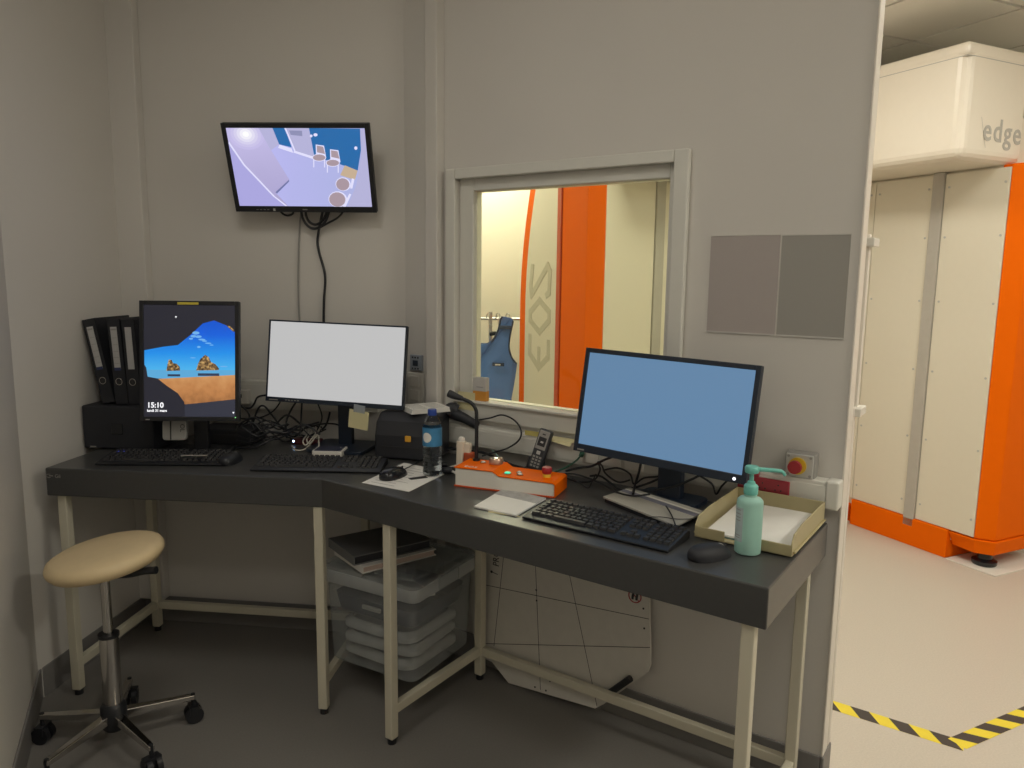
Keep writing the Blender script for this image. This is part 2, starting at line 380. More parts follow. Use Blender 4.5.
MB().box(-1.85, -.85, KB - .053, KB - .05, .965, 1.05).build('lid', M_TRIM, tb, bevel=.001)
ob = MB().box(-1.46, -1.37, KB - .085, KB - .053, .975, 1.03).build('outlet', M_WHITEP, tb, bevel=.004)
MB().box(-1.42, -1.395, KB - .088, KB - .0845, 1.0, 1.014).build('port', M_INK, ob)

# ================================================================== EXAM ROOM
mc = thing('imaging_machine', 'tall ivory and orange x-ray imaging machine filling the exam room', 'x-ray machine', EO, YE)
# arm seen through the doorway: inner face at g = 0
MB().box(0, .02, -.155, .184, .16, 2.05).build('panel', M_EOSW, mc, bevel=.002)
MB().box(0, .02, .252, .61, .16, 2.05).build('panel', M_EOSW, mc, bevel=.002)
MB().box(0, .02, .614, 1.255, .16, 2.05).build('panel', M_EOSW, mc, bevel=.002)
MB().box(-.012, .02, .186, .250, .11, 2.06).build('slit_cover', M_SLIT, mc, bevel=.003)
MB().box(.02, .95, -.1, 1.26, .1, 2.3).build('arm_body', M_EOSW, mc)
MB().box(-.012, .3, -.02, .605, 0, .157).build('plinth', M_ORANGE, mc, bevel=.004)
MB().box(.03, .3, .61, 1.255, 0, .157).build('plinth', M_ORANGE, mc, bevel=.004)
MB().box(-.05, .03, .63, .66, .03, .12).build('plinth_block', M_ORANGE, mc, bevel=.008)
colp = [(0, -.157), (.055, -.235), (.40, -.235), (.43, -.2), (.43, -.1), (.022, -.1), (.022, -.157)]
MB().prism(colp, .155, 2.066).build('end_column', M_ORANGE, mc, bevel=.006)
skirt = [(-.008, -.025), (-.008, -.165), (.05, -.245), (.40, -.245), (.43, -.2), (.43, -.025)]
skb = [(.03, -.025), (.01, -.16), (.06, -.232), (.39, -.232), (.42, -.19), (.42, -.025)]
MB().prism(skb, .075, .152, top=skirt).build('column_skirt', M_ORANGE, mc, bevel=.004)
MB().box(-.02, .46, -.30, -.03, 0, .006).build('floor_pad', M_WHITEP, mc, bevel=.002)
ft = MB(); ft.lathe([(.055, .006), (.06, .012), (.06, .03), (.035, .04), (.035, .075)], 24, c=(.09, -.17, 0)); ft.build('foot', M_BLACKS, mc, smooth=40)
sc = MB()
for s_ in (-.135, .16, .275, .585, .64):
    for z_ in (.25, .62, 1.0, 1.38, 1.72, 1.98): sc.cyl((-.003, s_, z_), (.002, s_, z_), .006, n=10)
stuff(sc.build('screws', M_LGREY, mc))
# arm seen through the window: inner face at s = 1.26
MB().box(-1.012, -.0, 1.26, 1.28, .16, 2.05).build('panel', M_EOSW, mc, bevel=.002)
MB().box(-1.425, -1.082, 1.26, 1.28, .16, 2.05).build('panel', M_EOSW, mc, bevel=.002)
MB().box(-1.079, -1.015, 1.248, 1.28, .11, 2.06).build('slit_cover', M_SLIT, mc, bevel=.003)
MB().box(-1.30, .95, 1.28, 2.2, .1, 2.3).build('arm_body', M_EOSW, mc)
MB().box(-1.36, 0, 1.25, 1.4, 0, .157).build('plinth', M_ORANGE, mc, bevel=.004)
colp2 = [(-1.427, 1.262), (-1.40, 1.285), (-1.30, 1.285), (-1.30, 1.64), (-1.505, 1.64), (-1.505, 1.34)]
MB().prism(colp2, 0, 2.45).build('end_column', M_ORANGE, mc, bevel=.006)
sc = MB()
for g_ in (-1.40, -1.095, -.97, -.6):
    for z_ in (.45, .85, 1.2, 1.55, 1.9): sc.cyl((g_, 1.257, z_), (g_, 1.262, z_), .007, n=10)
stuff(sc.build('screws', M_EOSW, mc))
# curved ivory end shield with the letters, orange rims at both edges; local x' = along F, bows out with height
def shield(s0, s1, g0, g1, inset):
    mb = MB(); n = 14; v = []
    for k in range(n + 1):
        z = .02 + 2.33 * k / n; t = max(0, (z - 1.25) / 1.1); cv = .16 * t ** 2
        for s_ in (s0 - 0 * cv, s1 - cv):
            for g_ in (g0, g1): v.append((g_ + .25 * cv, s_, z))
    f = []
    for k in range(n):
        a = 4 * k; b = a + 4
        f += [(a, a + 2, b + 2, b), (a + 1, b + 1, b + 3, a + 3), (a, b, b + 1, a + 1), (a + 2, a + 3, b + 3, b + 2)]
    f += [(0, 1, 3, 2), (4 * n, 4 * n + 2, 4 * n + 3, 4 * n + 1)]
    return mb.add(v, f)
shield(1.63, 2.26, -1.485, -1.30, 0).build('shield_rim', M_ORANGE, mc, smooth=30)
shield(1.70, 2.15, -1.50, -1.40, 0).build('end_shield', M_EOSW, mc, smooth=30)
MB().box(-1.512, -1.49, 1.645, 1.695, 0, 2.4).build('rim_bead', M_ORANGED, mc, bevel=.004)
# letters E O S reading upward: draw in (u along text = up, v = to the left)
lg = MB(); LW_ = .042; CU = 1.935                      # centre of the shield along F
def L2(pts, base):
    P = [(CU - .5 * .27 + q[1] * .27, base + q[0] * .205) for q in pts]      # q=(u,v): u up the panel, v across
    for i in range(len(P) - 1):
        a, b = Vector(P[i]), Vector(P[i + 1]); d = (b - a).normalized(); n = Vector((-d.y, d.x)) * LW_ / 2; e = d * LW_ * .4
        q = [a - e + n, a - e - n, b + e - n, b + e + n]
        lg.add([(-1.5015 - i * 1e-4, p.x, p.y) for p in q] + [(-1.495, p.x, p.y) for p in q],
               [(0, 1, 2, 3), (7, 6, 5, 4), (0, 4, 5, 1), (1, 5, 6, 2), (2, 6, 7, 3), (3, 7, 4, 0)])
# across: v=0 is the edge nearest the orange column (right in the photo), v=1 the far edge (left)
L2([(1.0, 1.0), (.42, 1.0), (0, .5), (.42, 0), (.9, 0)], .875)
L2([(.06, .5), (.62, .5)], .875)
L2([(.62, 1.0), (1.02, .5), (.68, 0), (.40, 0), (0, .48), (.34, 1.0), (.62, 1.0)], 1.118)
L2([(1.0, .93), (.35, 1.0), (.06, .95), (1.02, .12), (.85, 0), (.18, .02), (.1, .14)], 1.345)
lg.build('letters', M_LOGO, mc)
# head unit: L-shaped, overhanging both inner faces
HB0, HB1 = 2.062, 2.52
hp = [(-.375, -.14), (.11, -.14), (.11, .3), (.6, .3), (.6, 1.75), (-1.36, 1.75), (-1.36, .90), (-.375, .90)]
def inset(poly, d):
    out = []
    for i, p in enumerate(poly):
        a, b, c = Vector(poly[i - 1]), Vector(p), Vector(poly[(i + 1) % len(poly)])
        e1 = (b - a).normalized(); e2 = (c - b).normalized(); n1 = Vector((-e1.y, e1.x)); n2 = Vector((-e2.y, e2.x))
        k = (n1 + n2); k = k / max(.3, k.dot(n1)); out.append((b.x + k.x * d, b.y + k.y * d))
    return out
hm = MB(); hm.prism(hp, HB0, 2.58); hm.build('head_cover', M_EOSH, mc, bevel=.05, seg=4)
ht = MB(); ht.prism(inset(hp, -.001), 2.528, 2.592); ht.build('head_lid', M_EOSH, mc, bevel=.022, seg=3)
MB().prism(inset(hp, -.0006), 2.525, 2.5285).build('lid_seam', M_SLIT, mc)
text('brand_lettering', 'edge', .150, M_SLIT, mc, (-.222, -.1415, 2.160), UPR, depth=.0008, sx=.92, fat=.0018, space=1.16)
ln = MB(); ln.add([(-.246, -.1425, 2.262), (-.243, -.1425, 2.262), (-.195, -.1425, 2.125), (-.198, -.1425, 2.125)], [(0, 1, 2, 3)]); ln.build('lettering_line', M_SLIT, mc)

# apron rack and apron
AP = Vector((-.225, 5.55, 0))
rk = thing('apron_rack', 'chrome apron stand with hooks behind the viewing window glass', 'apron rack', AP + Vector((0, .05, 0)))
MB().cyl((.06, 0, .02), (.06, 0, 1.22), .014, n=12).build('pole', M_STEEL, rk, smooth=40)
MB().cyl((-.42, 0, 1.17), (.36, 0, 1.17), .01, n=10).build('rail', M_STEEL, rk, smooth=40)
fb = MB()
for a in range(4):
    q = PI / 4 + a * PI / 2; fb.cyl((.06, 0, .03), (.28 * math.cos(q), .28 * math.sin(q), .015), .014, n=10)
fb.build('foot', M_STEEL, rk, smooth=40)
for x in (-.1, .03, .1, .17, .31):
    MB().tube([(x, -.012, 1.17), (x + .01, -.03, 1.21), (x + .03, -.05, 1.2), (x + .02, -.06, 1.14), (x + .05, -.07, 1.12)], .004, 6).build('hook', M_STEEL, rk, smooth=60)
kn = MB(); kn.cyl((.06, -.012, 1.06), (.105, -.03, 1.065), .016, n=10); kn.build('clamp_knob', M_BLACK, rk)
apr = thing('lead_apron', 'blue lead apron hanging on the stand seen through the window', 'apron', AP + Vector((0, -.045, 0)), -.12)
half = [(0, .995), (.05, .998), (.09, 1.03), (.125, 1.10), (.14, 1.17), (.155, 1.195), (.215, 1.185), (.232, 1.165), (.21, 1.05), (.205, .97), (.225, .90), (.262, .855), (.25, .75), (.225, .60), (.215, .35), (0, .34)]
full = half + [(-x, z) for x, z in reversed(half[:-1]) if x > 0]
ap = MB(); n = len(full)
v = [(x, -.012 - .02 * math.cos(x * 9), z) for x, z in full] + [(x, .008, z) for x, z in full]
ap.add(v, [tuple(range(n)), tuple(range(2 * n - 1, n - 1, -1))] + [(i, n + i, n + (i + 1) % n, (i + 1) % n) for i in range(n)])
ap.build('panel', M_APRON, apr)
for sx in (1, -1):
    MB().tube([(sx * x, -.02, z) for x, z in half[0:6]], .007, 6).build('neck_binding', M_APRONT, apr, smooth=60)
    MB().tube([(sx * x, -.02, z) for x, z in half[7:12]], .006, 6).build('arm_binding', M_APRONT, apr, smooth=60)
    MB().box(.135 if sx > 0 else -.222, .222 if sx > 0 else -.135, -.038, -.012, 1.105, 1.13).build('strap_buckle', M_APRONT, apr, bevel=.004)
lb = MB().box(.085, .17, -.036, -.022, .835, .86).build('label_patch', M_APRONT, apr, bevel=.005); MB().box(.105, .145, -.038, -.035, .842, .852).build('label_print', M_PAPER, lb)

# floor warning tape
def tape(a, b, label, wdt=.062, sl=-.045):
    a, b = Vector(a), Vector(b); d = (b - a); ln_ = d.length; d.normalize()
    t = thing('floor_tape', label, 'floor tape', a, math.atan2(d.y, d.x), 'striped warning tape on the exam floor')
    k = MB(); x = -.0617 * 2; i = 0; st = .0617
    def clipx(p): return (min(max(p[0], 0), ln_), p[1], p[2])
    while x < ln_ + .1:
        q = [(x, -wdt / 2, .0006), (x + st, -wdt / 2, .0006), (x + st + sl, wdt / 2, .0006), (x + sl, wdt / 2, .0006)]
        q = [clipx(p) for p in q]
        if abs(q[1][0] - q[0][0]) + abs(q[2][0] - q[3][0]) > 1e-4: k.add(q, [(0, 1, 2, 3)], i % 2)
        x += st; i += 1
    k.box(0, ln_, -wdt / 2, wdt / 2, 0.0001, .0004, 0)
    k.build('strip', [M_TAPEY, M_TAPEK], t)
ta, tb_ = FL(822, 702), FL(957, 744)
tape(ta - (tb_ - ta).normalized() * .3, tb_ + (tb_ - ta).normalized() * .02, 'yellow and black floor tape running from the wall end')
tcE = FL(1024, 715); dd = (tcE - tb_).normalized()
tape(tb_ + Vector((0, 0, .0006)), tcE + dd * .5, 'yellow and black floor tape slanting off to the right')

# vertical rail on the exam side of the wall end
gr = thing('wall_rail', 'slim white vertical rail on brackets behind the wall end', 'rail', W_(WEND + .002, KW + .11, 0), YW)
MB().box(-.012, .004, -.012, .012, 1.11, 1.62).build('bar', M_TRIMW, gr, bevel=.003)
for z in (1.125, 1.598): MB().box(-.012, .02, -.04, .04, z - .012, z + .012).build('bracket', M_WHITEP, gr, bevel=.003)

# ================================================================== CONTROL ROOM: desk
dk = thing('corner_desk', 'charcoal angled corner desk on cream square steel legs', 'desk', (0, 0, 0))
inner = FL(321.6, 479, DZ)
rA = B_(-1.84, 2.86)
_m = Matrix(((Dd.x, Dd.y), (Ed.x, Ed.y))); _ri = _m.inverted() @ Vector((2.150, 2.86)); RI = Vector((_ri.x, _ri.y, 0))
outline = [B_(-1.84, 2.297), Vector((inner.x, inner.y, 0)), W_(-.43, 1.60), W_(-.43, 2.150), RI, rA]
MB().prism([(p.x, p.y) for p in outline], DZ - .097, DZ).build('worktop', M_DESK, dk, bevel=.004)
em = text('maker_mark', 'Gil', .018, M_GREYP, dk, B_(-1.806, 2.2965, DZ - .033), (R(90), 0, YB), depth=.0003)
ev = MB(); ev.tube([(-.020 + .011 * math.cos(a * PI / 8), -.0003, .006 + .006 * math.sin(a * PI / 8)) for a in range(3, 14)], .0009, 6); ev.box(-.02, -.006, -.0008, 0, .005, .008)
ev.build('maker_emblem', M_GREYP, dk, loc=B_(-1.806, 2.2965, DZ - .033), rot=(0, 0, YB))
LG = .031
def leg(p, rz):
    M = Matrix.Translation((p.x, p.y, 0)) @ Matrix.Rotation(rz, 4, 'Z')
    l = MB().cbox((0, 0, (DZ - .097 + .02) / 2), (LG, LG, DZ - .097 - .02), M=M).build('leg', M_LEG, dk, bevel=.003)
    MB().cyl((p.x, p.y, 0), (p.x, p.y, .022), .014, n=12).build('leg_foot', M_BLACK, l)
def rail(a, b, z=.115, h=.032):
    d = (b - a); M = Matrix.Translation((a.x, a.y, z)) @ Matrix.Rotation(math.atan2(d.y, d.x), 4, 'Z')
    MB().box(LG / 2, d.length - LG / 2, -.012, .012, -h / 2, h / 2, M=M).build('rail', M_LEG, dk, bevel=.003)
L0f, L0r, LAf, LAr = B_(-1.80, 2.328), B_(-1.80, 2.82), B_(-.895, 2.328), B_(-.895, 2.82)
RBf, RBr, RRf, RRr = W_(-1.59, 1.632), W_(-1.60, 2.112), W_(-.475, 1.632), W_(-.475, 2.112)
for p_ in (L0f, L0r, LAf, LAr): leg(p_, YB)
for p_ in (RBf, RBr, RRf, RRr): leg(p_, YW)
rail(L0f, L0r); rail(L0r, LAr); rail(LAf, LAr); rail(RBf, RBr); rail(RBr, RRr); rail(RRf, RRr)

# ------------------------------------------------------------------ monitors
def monitor(name, label, c, yaw, tilt, w, h, bez, screen_m, foot, depth=.045, bezb=None, base=(.24, .18), neck_w=.05, body=M_BLACK, mount='stand', group=None, roll=0):
    """c: centre of the front face; local frame: x right, y away from viewer, z up"""
    bezb = bezb or bez
    t = thing(name, label, 'monitor', c, group=group, rot=(-tilt, roll, yaw))
    # housing
    hs = MB(); hs.prism([(-w / 2, -h / 2), (w / 2, -h / 2), (w / 2, h / 2), (-w / 2, h / 2)], 0, .018, M=Matrix.Rotation(R(90), 4, 'X') @ Matrix.Scale(-1, 4, (0, 0, 1)))
    hs.build('housing', body, t, bevel=.003)
    bk = MB(); bw, bh = w * .72, h * .7
    bk.prism([(-bw / 2, -bh / 2), (bw / 2, -bh / 2), (bw / 2, bh / 2), (-bw / 2, bh / 2)], .018, depth, M=Matrix.Rotation(R(90), 4, 'X') @ Matrix.Scale(-1, 4, (0, 0, 1)),
             top=[(-bw * .42, -bh * .42), (bw * .42, -bh * .42), (bw * .42, bh * .42), (-bw * .42, bh * .42)])
    bk.build('rear_cover', body, t, bevel=.004)
    fz = MB(); y0, y1 = -.006, .001
    fz.box(-w / 2, -w / 2 + bez, y0, y1, -h / 2, h / 2).box(w / 2 - bez, w / 2, y0, y1, -h / 2, h / 2)
    fz.box(-w / 2 + bez, w / 2 - bez, y0, y1, -h / 2, -h / 2 + bezb).box(-w / 2 + bez, w / 2 - bez, y0, y1, h / 2 - bez, h / 2)
    fz.build('bezel', body, t, bevel=.0015)
    if screen_m:
        MB().box(-w / 2 + bez - .001, w / 2 - bez + .001, -.002, .002, -h / 2 + bezb - .001, h / 2 - bez + .001).build('screen', screen_m, t)
    if mount == 'stand':
        # neck and base are built upright: undo the tilt
        inv = Matrix.Rotation(tilt, 4, 'X') @ Matrix.Rotation(-roll, 4, 'Y')
        zb = DZ - c.z
        nk = MB(); 
        nk.box(-neck_w / 2, neck_w / 2, foot - .014, foot + .014, zb + .012, .05 - 0 * h, M=inv).build('neck', body, t, bevel=.003)
        MB().box(-.04, .04, depth - .01, foot + .016 + .02, -.05, .05).build('hinge', body, t, bevel=.004)
        bs = MB(); bs.prism(rrect(base[0], base[1], .03, cx=0, cy=foot - (.03 if base[1] > .15 else -.005)), zb + .0005, zb + .014, M=inv).build('base', body, t, bevel=.002)
    return t
S_GREY = glow('screen_blank_grey', hexc('bebebe'), 1.0)
S_BLUE = glow('screen_blank_blue', hexc('6083a5'), 1.0)
mR = monitor('monitor', 'large black monitor with a plain blue screen on the right desk', Vector((.426, 2.13, 1.117)), R(-38), R(9), .545, .318, .014, S_BLUE, .085, bezb=.024, body=M_BLUEBLK, base=(.20, .12), neck_w=.075, roll=R(1.1))
MB().box(-0.258, -0.2340, -.0066, -.005, -0.154, -0.1500).build('maker_mark', M_GREYP, mR)
pw = MB(); pw.cyl((.24, -.0075, -.148), (.24, -.005, -.148), .0045, n=14); pw.build('power_light', glow('led_white', (.9, .9, .95), 1.6), mR)
mM = monitor('monitor', 'black slim monitor with a blank pale grey screen', Vector((-.651, 2.77, 1.163)), R(-11), R(7), .54, .305, .006, S_GREY, .085, bezb=.017, base=(.23, .2), neck_w=.055, depth=.04, body=M_BLUEBLK, roll=R(1.3))
MB().box(-0.255, -0.2190, -.0066, -.005, -0.148, -0.1440).build('maker_mark', M_GREYP, mM)
for i in range(5): MB().box(-.19 + i * .012, -.183 + i * .012, -.0065, -.005, -.146, -.143).build('button', M_GREYP, mM)

# portrait monitor with a beach picture
mP = monitor('monitor', 'black portrait monitor showing a beach lock screen', Vector((-1.1414, 2.663, 1.1803)), R(2.8), R(6.8), .3456, .4247, .0144, None, .085, bezb=.0154, base=(.22, .11), neck_w=.05, depth=.05)
sw, sh = .3168, .3946
def px_p(x, y):                                       # crop pixels of the picture -> local screen coordinates
    return ((x - 75) / 503 * sw - sw / 2, .0005 + sh / 2 - .0 - (y - 75) / 615 * sh)
pic = []
SKY = glow_ramp('picture_sky', [(0, hexc('4fb6ec')), (.35, hexc('1f8fe6')), (.7, hexc('0a5fd8')), (1, hexc('0a4fc8'))], 1.0, axis=2, lo=-.04, hi=.15)
SAND = glow_ramp('picture_sand', [(.2, hexc('8a5a34')), (.5, hexc('c58650')), (.8, hexc('dca369'))], .9, axis=2, noise=.5, nscale=30, lo=-.17, hi=.1)
CAVE = glow('picture_cave', hexc('24242e'), 1.0); CAVE2 = glow('picture_wet_sand', hexc('30323f'), 1.0)
ROCK = glow_ramp('picture_rock', [(.34, hexc('2c241c')), (.5, hexc('7d5f3c')), (.66, hexc('c9a468'))], 1.0, axis=0, noise=1.0, nscale=130, lo=.5, hi=1.5)
SEA = glow('picture_sea', hexc('5aa7d6'), 1.0); SEA2 = glow('picture_reflection', hexc('2d3a55'), 1.0); CLOUD = glow('picture_cloud', hexc('6fb0ea'), 1.0); WHT = glow('picture_white', (.95, .95, .97), 1.1)
def R4(a, b, c, d): return [px_p(a, d), px_p(c, d), px_p(c, b), px_p(a, b)]
def PP(l): return [px_p(*q) for q in l][::-1]
pic.append((R4(75, 75, 578, 690), 2))
pic.append((PP([(78, 325), (180, 305), (262, 295), (330, 240), (400, 175), (462, 158), (530, 185), (576, 220), (578, 440), (78, 440)]), 0))
pic.append((R4(90, 432, 578, 480), 4))
pic.append((PP([(150, 482), (330, 472), (578, 458), (578, 592), (420, 610), (300, 622), (150, 560)]), 1))
pic.append((PP([(300, 622), (420, 610), (578, 592), (578, 690), (290, 690)]), 3))
pic.append((PP([(75, 400), (88, 420), (95, 470), (150, 480), (200, 520), (260, 560), (296, 610), (300, 690), (75, 690)]), 2))
pic.append((PP([(198, 438), (205, 400), (212, 375), (228, 378), (235, 395), (255, 398), (272, 415), (274, 436)]), 5))
pic.append((PP([(362, 435), (372, 400), (385, 372), (412, 348), (432, 360), (445, 388), (470, 400), (490, 425), (485, 432)]), 5))
pic.append((R4(205, 456, 274, 468), 6)); pic.append((R4(372, 450, 490, 464), 6))
for cx, cy, a, b in ((362, 228, 20, 9), (348, 246, 16, 7), (376, 248, 18, 7), (395, 264, 20, 5), (335, 260, 12, 5), (430, 284, 18, 4), (448, 294, 12, 3), (378, 305, 10, 6), (345, 365, 16, 3), (515, 412, 22, 3), (410, 272, 14, 4)):
    pic.append(([px_p(cx + a * math.cos(q * PI / 8), cy + b * math.sin(q * PI / 8)) for q in range(15, -1, -1)], 7))
pic.append((PP([(530, 185), (552, 190), (574, 212), (572, 222), (545, 200)]), 5))
for x, y in ((253, 142), (568, 668)): pic.append((PP([(x - 6, y - 5), (x + 6, y - 5), (x, y + 6)]), 8))
sp = MB(); vprint(sp, pic, -.0022); sp.box(-sw / 2 - .001, sw / 2 + .001, -.0015, .002, -sh / 2 - .001, sh / 2 + .001, 2)
scr = sp.build('screen', [SKY, SAND, CAVE, CAVE2, SEA, ROCK, SEA2, CLOUD, WHT], mP)
for f_ in scr.data.polygons: pass
x_, z_ = px_p(92, 640); text('clock', '15:10', .026, WHT, mP, (x_, -.0045, z_), UPR, depth=.0001, fat=.0007)
x_, z_ = px_p(92, 663); text('date', 'lundi 31 mars', .0125, WHT, mP, (x_, -.0045, z_), UPR, depth=.0001, fat=.0004)
MB().box(-.040, .033, -.0075, -.005, .199, .2075).build('yellow_sticker', mat('yellow_label_tape', (.62, .5, .06), .5), mP)
MB().cyl((.160, -.0072, -.199), (.160, -.005, -.199), .002, n=10).build('power_light', glow('led_green', (.3, .9, .3), 1.2), mP)
MB().box(-0.152, -0.1380, -.0066, -.005, -0.209, -0.2050).build('maker_mark', M_GREYP, mP)
gn = MB(); gn.prism(rrect(.085, .075, .012, cx=-.072, cy=-.248), .042, .058, M=Matrix.Rotation(R(90), 4, 'X') @ Matrix.Scale(-1, 4, (0, 0, 1))); q_ = gn.build('neck_cover', M_GREYP, mP, bevel=.003)
MB().box(-.085, -.0825, .037, .042, -.284, -.214).build('cable_groove', M_INK, q_)
tt = text('neck_print', 'OL', .022, M_INK, q_, (-.05, .0408, -.226), (R(90), R(90), 0), depth=.0002)
bl = MB(); bl.box(-.005, .085, -.075, -.069, DZ - 1.1803 + .02, DZ - 1.1803 + .024); bl.build('base_trim', M_STEEL, mP)

# wall screen
TV = Vector((-.79, 2.88, 1.875))
tv = monitor('wall_screen', 'black wall-mounted screen tilted down showing a waiting room camera view', TV, R(-3), R(-20), .542, .323, .017, None, 0, depth=.05, bezb=.022, mount='wall')
tv['category'] = 'screen'
tw, th = .508, .284; tcz = .0025
def px_t(x, y):                                       # crop pixels -> undo the slant of the picture
    # corners in crop: TL(90,97) TR(888,100) BR(930,552) BL(170,547)
    v = (y - 97) / 452; xl = 90 + 80 * v; xr = 888 + 42 * v
    u = (x - xl) / (xr - xl)
    return ((u - .5) * tw, tcz + th / 2 - v * th)
def PT(l): return [px_t(*q) for q in l][::-1]
T_FLOOR = glow_ramp('view_floor', [(0, hexc('bcb4ee')), (.5, hexc('b3b2e8')), (1, hexc('a9aedc'))], 1.05, axis=0, noise=.4, nscale=4, lo=-.3, hi=.3)
T_WALL = glow_ramp('view_wall', [(.1, hexc('a79fcb')), (.6, hexc('b5aed8')), (1.0, hexc('c3bbe6'))], 1.0, axis=2, noise=.25, nscale=5, lo=-.14, hi=.16)
T_BLUE = glow('view_blue_wall', hexc('2469a8'), 1.0); T_DOOR = glow('view_door', hexc('b4b2d8'), 1.0); T_LINE = glow('view_pale_edge', hexc('dcdaf6'), 1.05)
T_GREY = glow('view_grey', hexc('8d8fb4'), 1.0); T_SEAT = glow('view_seat', hexc('a8959f'), 1.0); T_WOOD = glow('view_wood', hexc('c4ad93'), 1.0); T_HI = glow('view_lamp', (1, 1, 1), 1.2); T_DK = glow('view_dark_line', hexc('6f74a6'), 1)
def _mix(a, b, t): return tuple(a[i] * (1 - t) + b[i] * t for i in range(3))
T_LAMP = [glow('view_lamp_halo_%d' % k_, _mix(hexc('c3bbe6'), (1, 1, 1), ((k_ + .2) / 5.2) ** 1.6), 1.0) for k_ in range(6)]
T_LOW = glow('view_low_wall', hexc('aaa6de'), 1.0)
tp = [(PT([(90, 97), (888, 100), (930, 552), (170, 547)]), 0)]
tp.append((PT([(90, 97), (280, 97), (350, 220), (455, 390), (378, 470), (450, 548), (170, 547)]), 1))
for k_ in range(6):
    q_ = 1 - k_ / 6
    tp.append(([px_t(max(92 + 80 * .0 + 4, 205 + 105 * q_ * math.cos(a * PI / 12) + 18 * q_ * math.sin(a * PI / 12)), max(97.5, 132 + 88 * q_ * math.sin(a * PI / 12))) for a in range(23, -1, -1)], 11 + k_))
tp.append((PT([(104, 180), (190, 305), (360, 488), (435, 548), (170, 547)]), 17))
tp.append((PT([(280, 97), (360, 97), (398, 188), (350, 222)]), 3))
tp.append((PT([(360, 97), (432, 97), (470, 205), (398, 188)]), 2))
tp.append((PT([(400, 190), (470, 212), (478, 236), (392, 208)]), 8))
tp.append((PT([(432, 97), (570, 97), (600, 262), (485, 225)]), 3))
tp.append((PT([(455, 110), (530, 112), (532, 142), (465, 135)]), 5))
tp.append((PT([(570, 97), (862, 100), (870, 200), (848, 335), (748, 300), (600, 255)]), 2))
tp.append((PT([(862, 100), (888, 100), (930, 552), (790, 550), (840, 420), (868, 250)]), 3))
tp.append((PT([(428, 97), (438, 97), (492, 222), (484, 224)]), 4))
tp.append((PT([(484, 222), (600, 258), (598, 272), (480, 234)]), 4))
tp.append((PT([(108, 172), (198, 302), (374, 490), (446, 547), (434, 548), (362, 490), (191, 308), (106, 186)]), 4))
tp.append((PT([(455, 390), (455, 402), (385, 474), (376, 466)]), 9))
def ell(cx, cy, a, b, rot=0): return [px_t(cx + a * math.cos(q * PI / 8) * math.cos(rot) - b * math.sin(q * PI / 8) * math.sin(rot), cy + a * math.cos(q * PI / 8) * math.sin(rot) + b * math.sin(q * PI / 8) * math.cos(rot)) for q in range(15, -1, -1)]
def chairp(bx, by, sx_, sy_, k=1):
    tp.append((PT([(bx - 28 * k, by - 32), (bx + 20 * k, by - 26), (bx + 32 * k, by + 42), (bx - 26 * k, by + 26)]), 4))
    tp.append((PT([(bx - 22 * k, by - 26), (bx + 15 * k, by - 20), (bx + 26 * k, by + 22), (bx - 20 * k, by + 12)]), 6))
    tp.append((ell(sx_, sy_, 40 * k, 22), 4)); tp.append((ell(sx_, sy_, 36 * k, 18), 6))
    for dx in (-34, 28): tp.append((PT([(sx_ + dx, sy_ + 10), (sx_ + dx + 6, sy_ + 10), (sx_ + dx + 6, sy_ + 56), (sx_ + dx, sy_ + 56)]), 4))
chairp(636, 220, 628, 262); chairp(718, 246, 706, 292)
tp.append((PT([(775, 305), (848, 335), (832, 390), (748, 362)]), 7))
tp.append((ell(765, 415, 44, 40, .3), 4)); tp.append((ell(763, 416, 38, 36, .3), 6))
tp.append((ell(735, 505, 54, 48, .2), 4)); tp.append((ell(732, 506, 47, 43, .2), 6))
tp.append((PT([(800, 470), (812, 475), (780, 550), (765, 550)]), 4)); tp.append((PT([(815, 380), (830, 384), (818, 440), (805, 440)]), 4))
tp.append((ell(838, 207, 9, 10), 4)); tp.append((ell(608, 134, 12, 9), 4)); tp.append((ell(583, 140, 8, 8), 4))

tpm = MB(); vprint(tpm, tp, -.0022, .00006); tpm.box(-tw / 2 - .001, tw / 2 + .001, -.0015, .002, tcz - th / 2 - .001, tcz + th / 2 + .001, 0)
tpm.build('screen', [T_FLOOR, T_WALL, T_BLUE, T_DOOR, T_LINE, T_GREY, T_SEAT, T_WOOD, T_LINE, T_DK, T_HI] + T_LAMP + [T_LOW], tv)
MB().box(-0.012, 0.0060, -.0066, -.005, -0.153, -0.1490).build('maker_mark', M_GREYP, tv)
MB().box(-.125, -.117, -.0068, -.005, -.157, -.148).build('sticker', M_LGREY, tv)
for i in range(4): MB().box(-.19 + i * .014, -.182 + i * .014, -.0066, -.005, -.1535, -.1515).build('button', M_GREYP, tv)
# wall mount arm (part of the screen)
MB().box(-.06, .06, .05, .062, -.06, .06).build('mount_plate', M_BLACK, tv, bevel=.003)
iv = tv.matrix_basis.inverted() if False else None
MB().tube([(0, .06, 0), (.0, .10, .02), (.005, .155, .06)], .016, 10).build('mount_arm', M_BLACK, tv)
wp = B_(B_(0, 0).x, 0)
tvb = (TV.dot(Bd)); 
wpl = MB().box(tvb - .06, tvb + .06, KB - .03, KB - .001, 1.83, 2.0).build('wall_mount', M_BLACK, None, bevel=.003, rot=(0, 0, YB)); tag(wpl, 'black steel wall plate behind the tilted wall screen', 'wall mount')

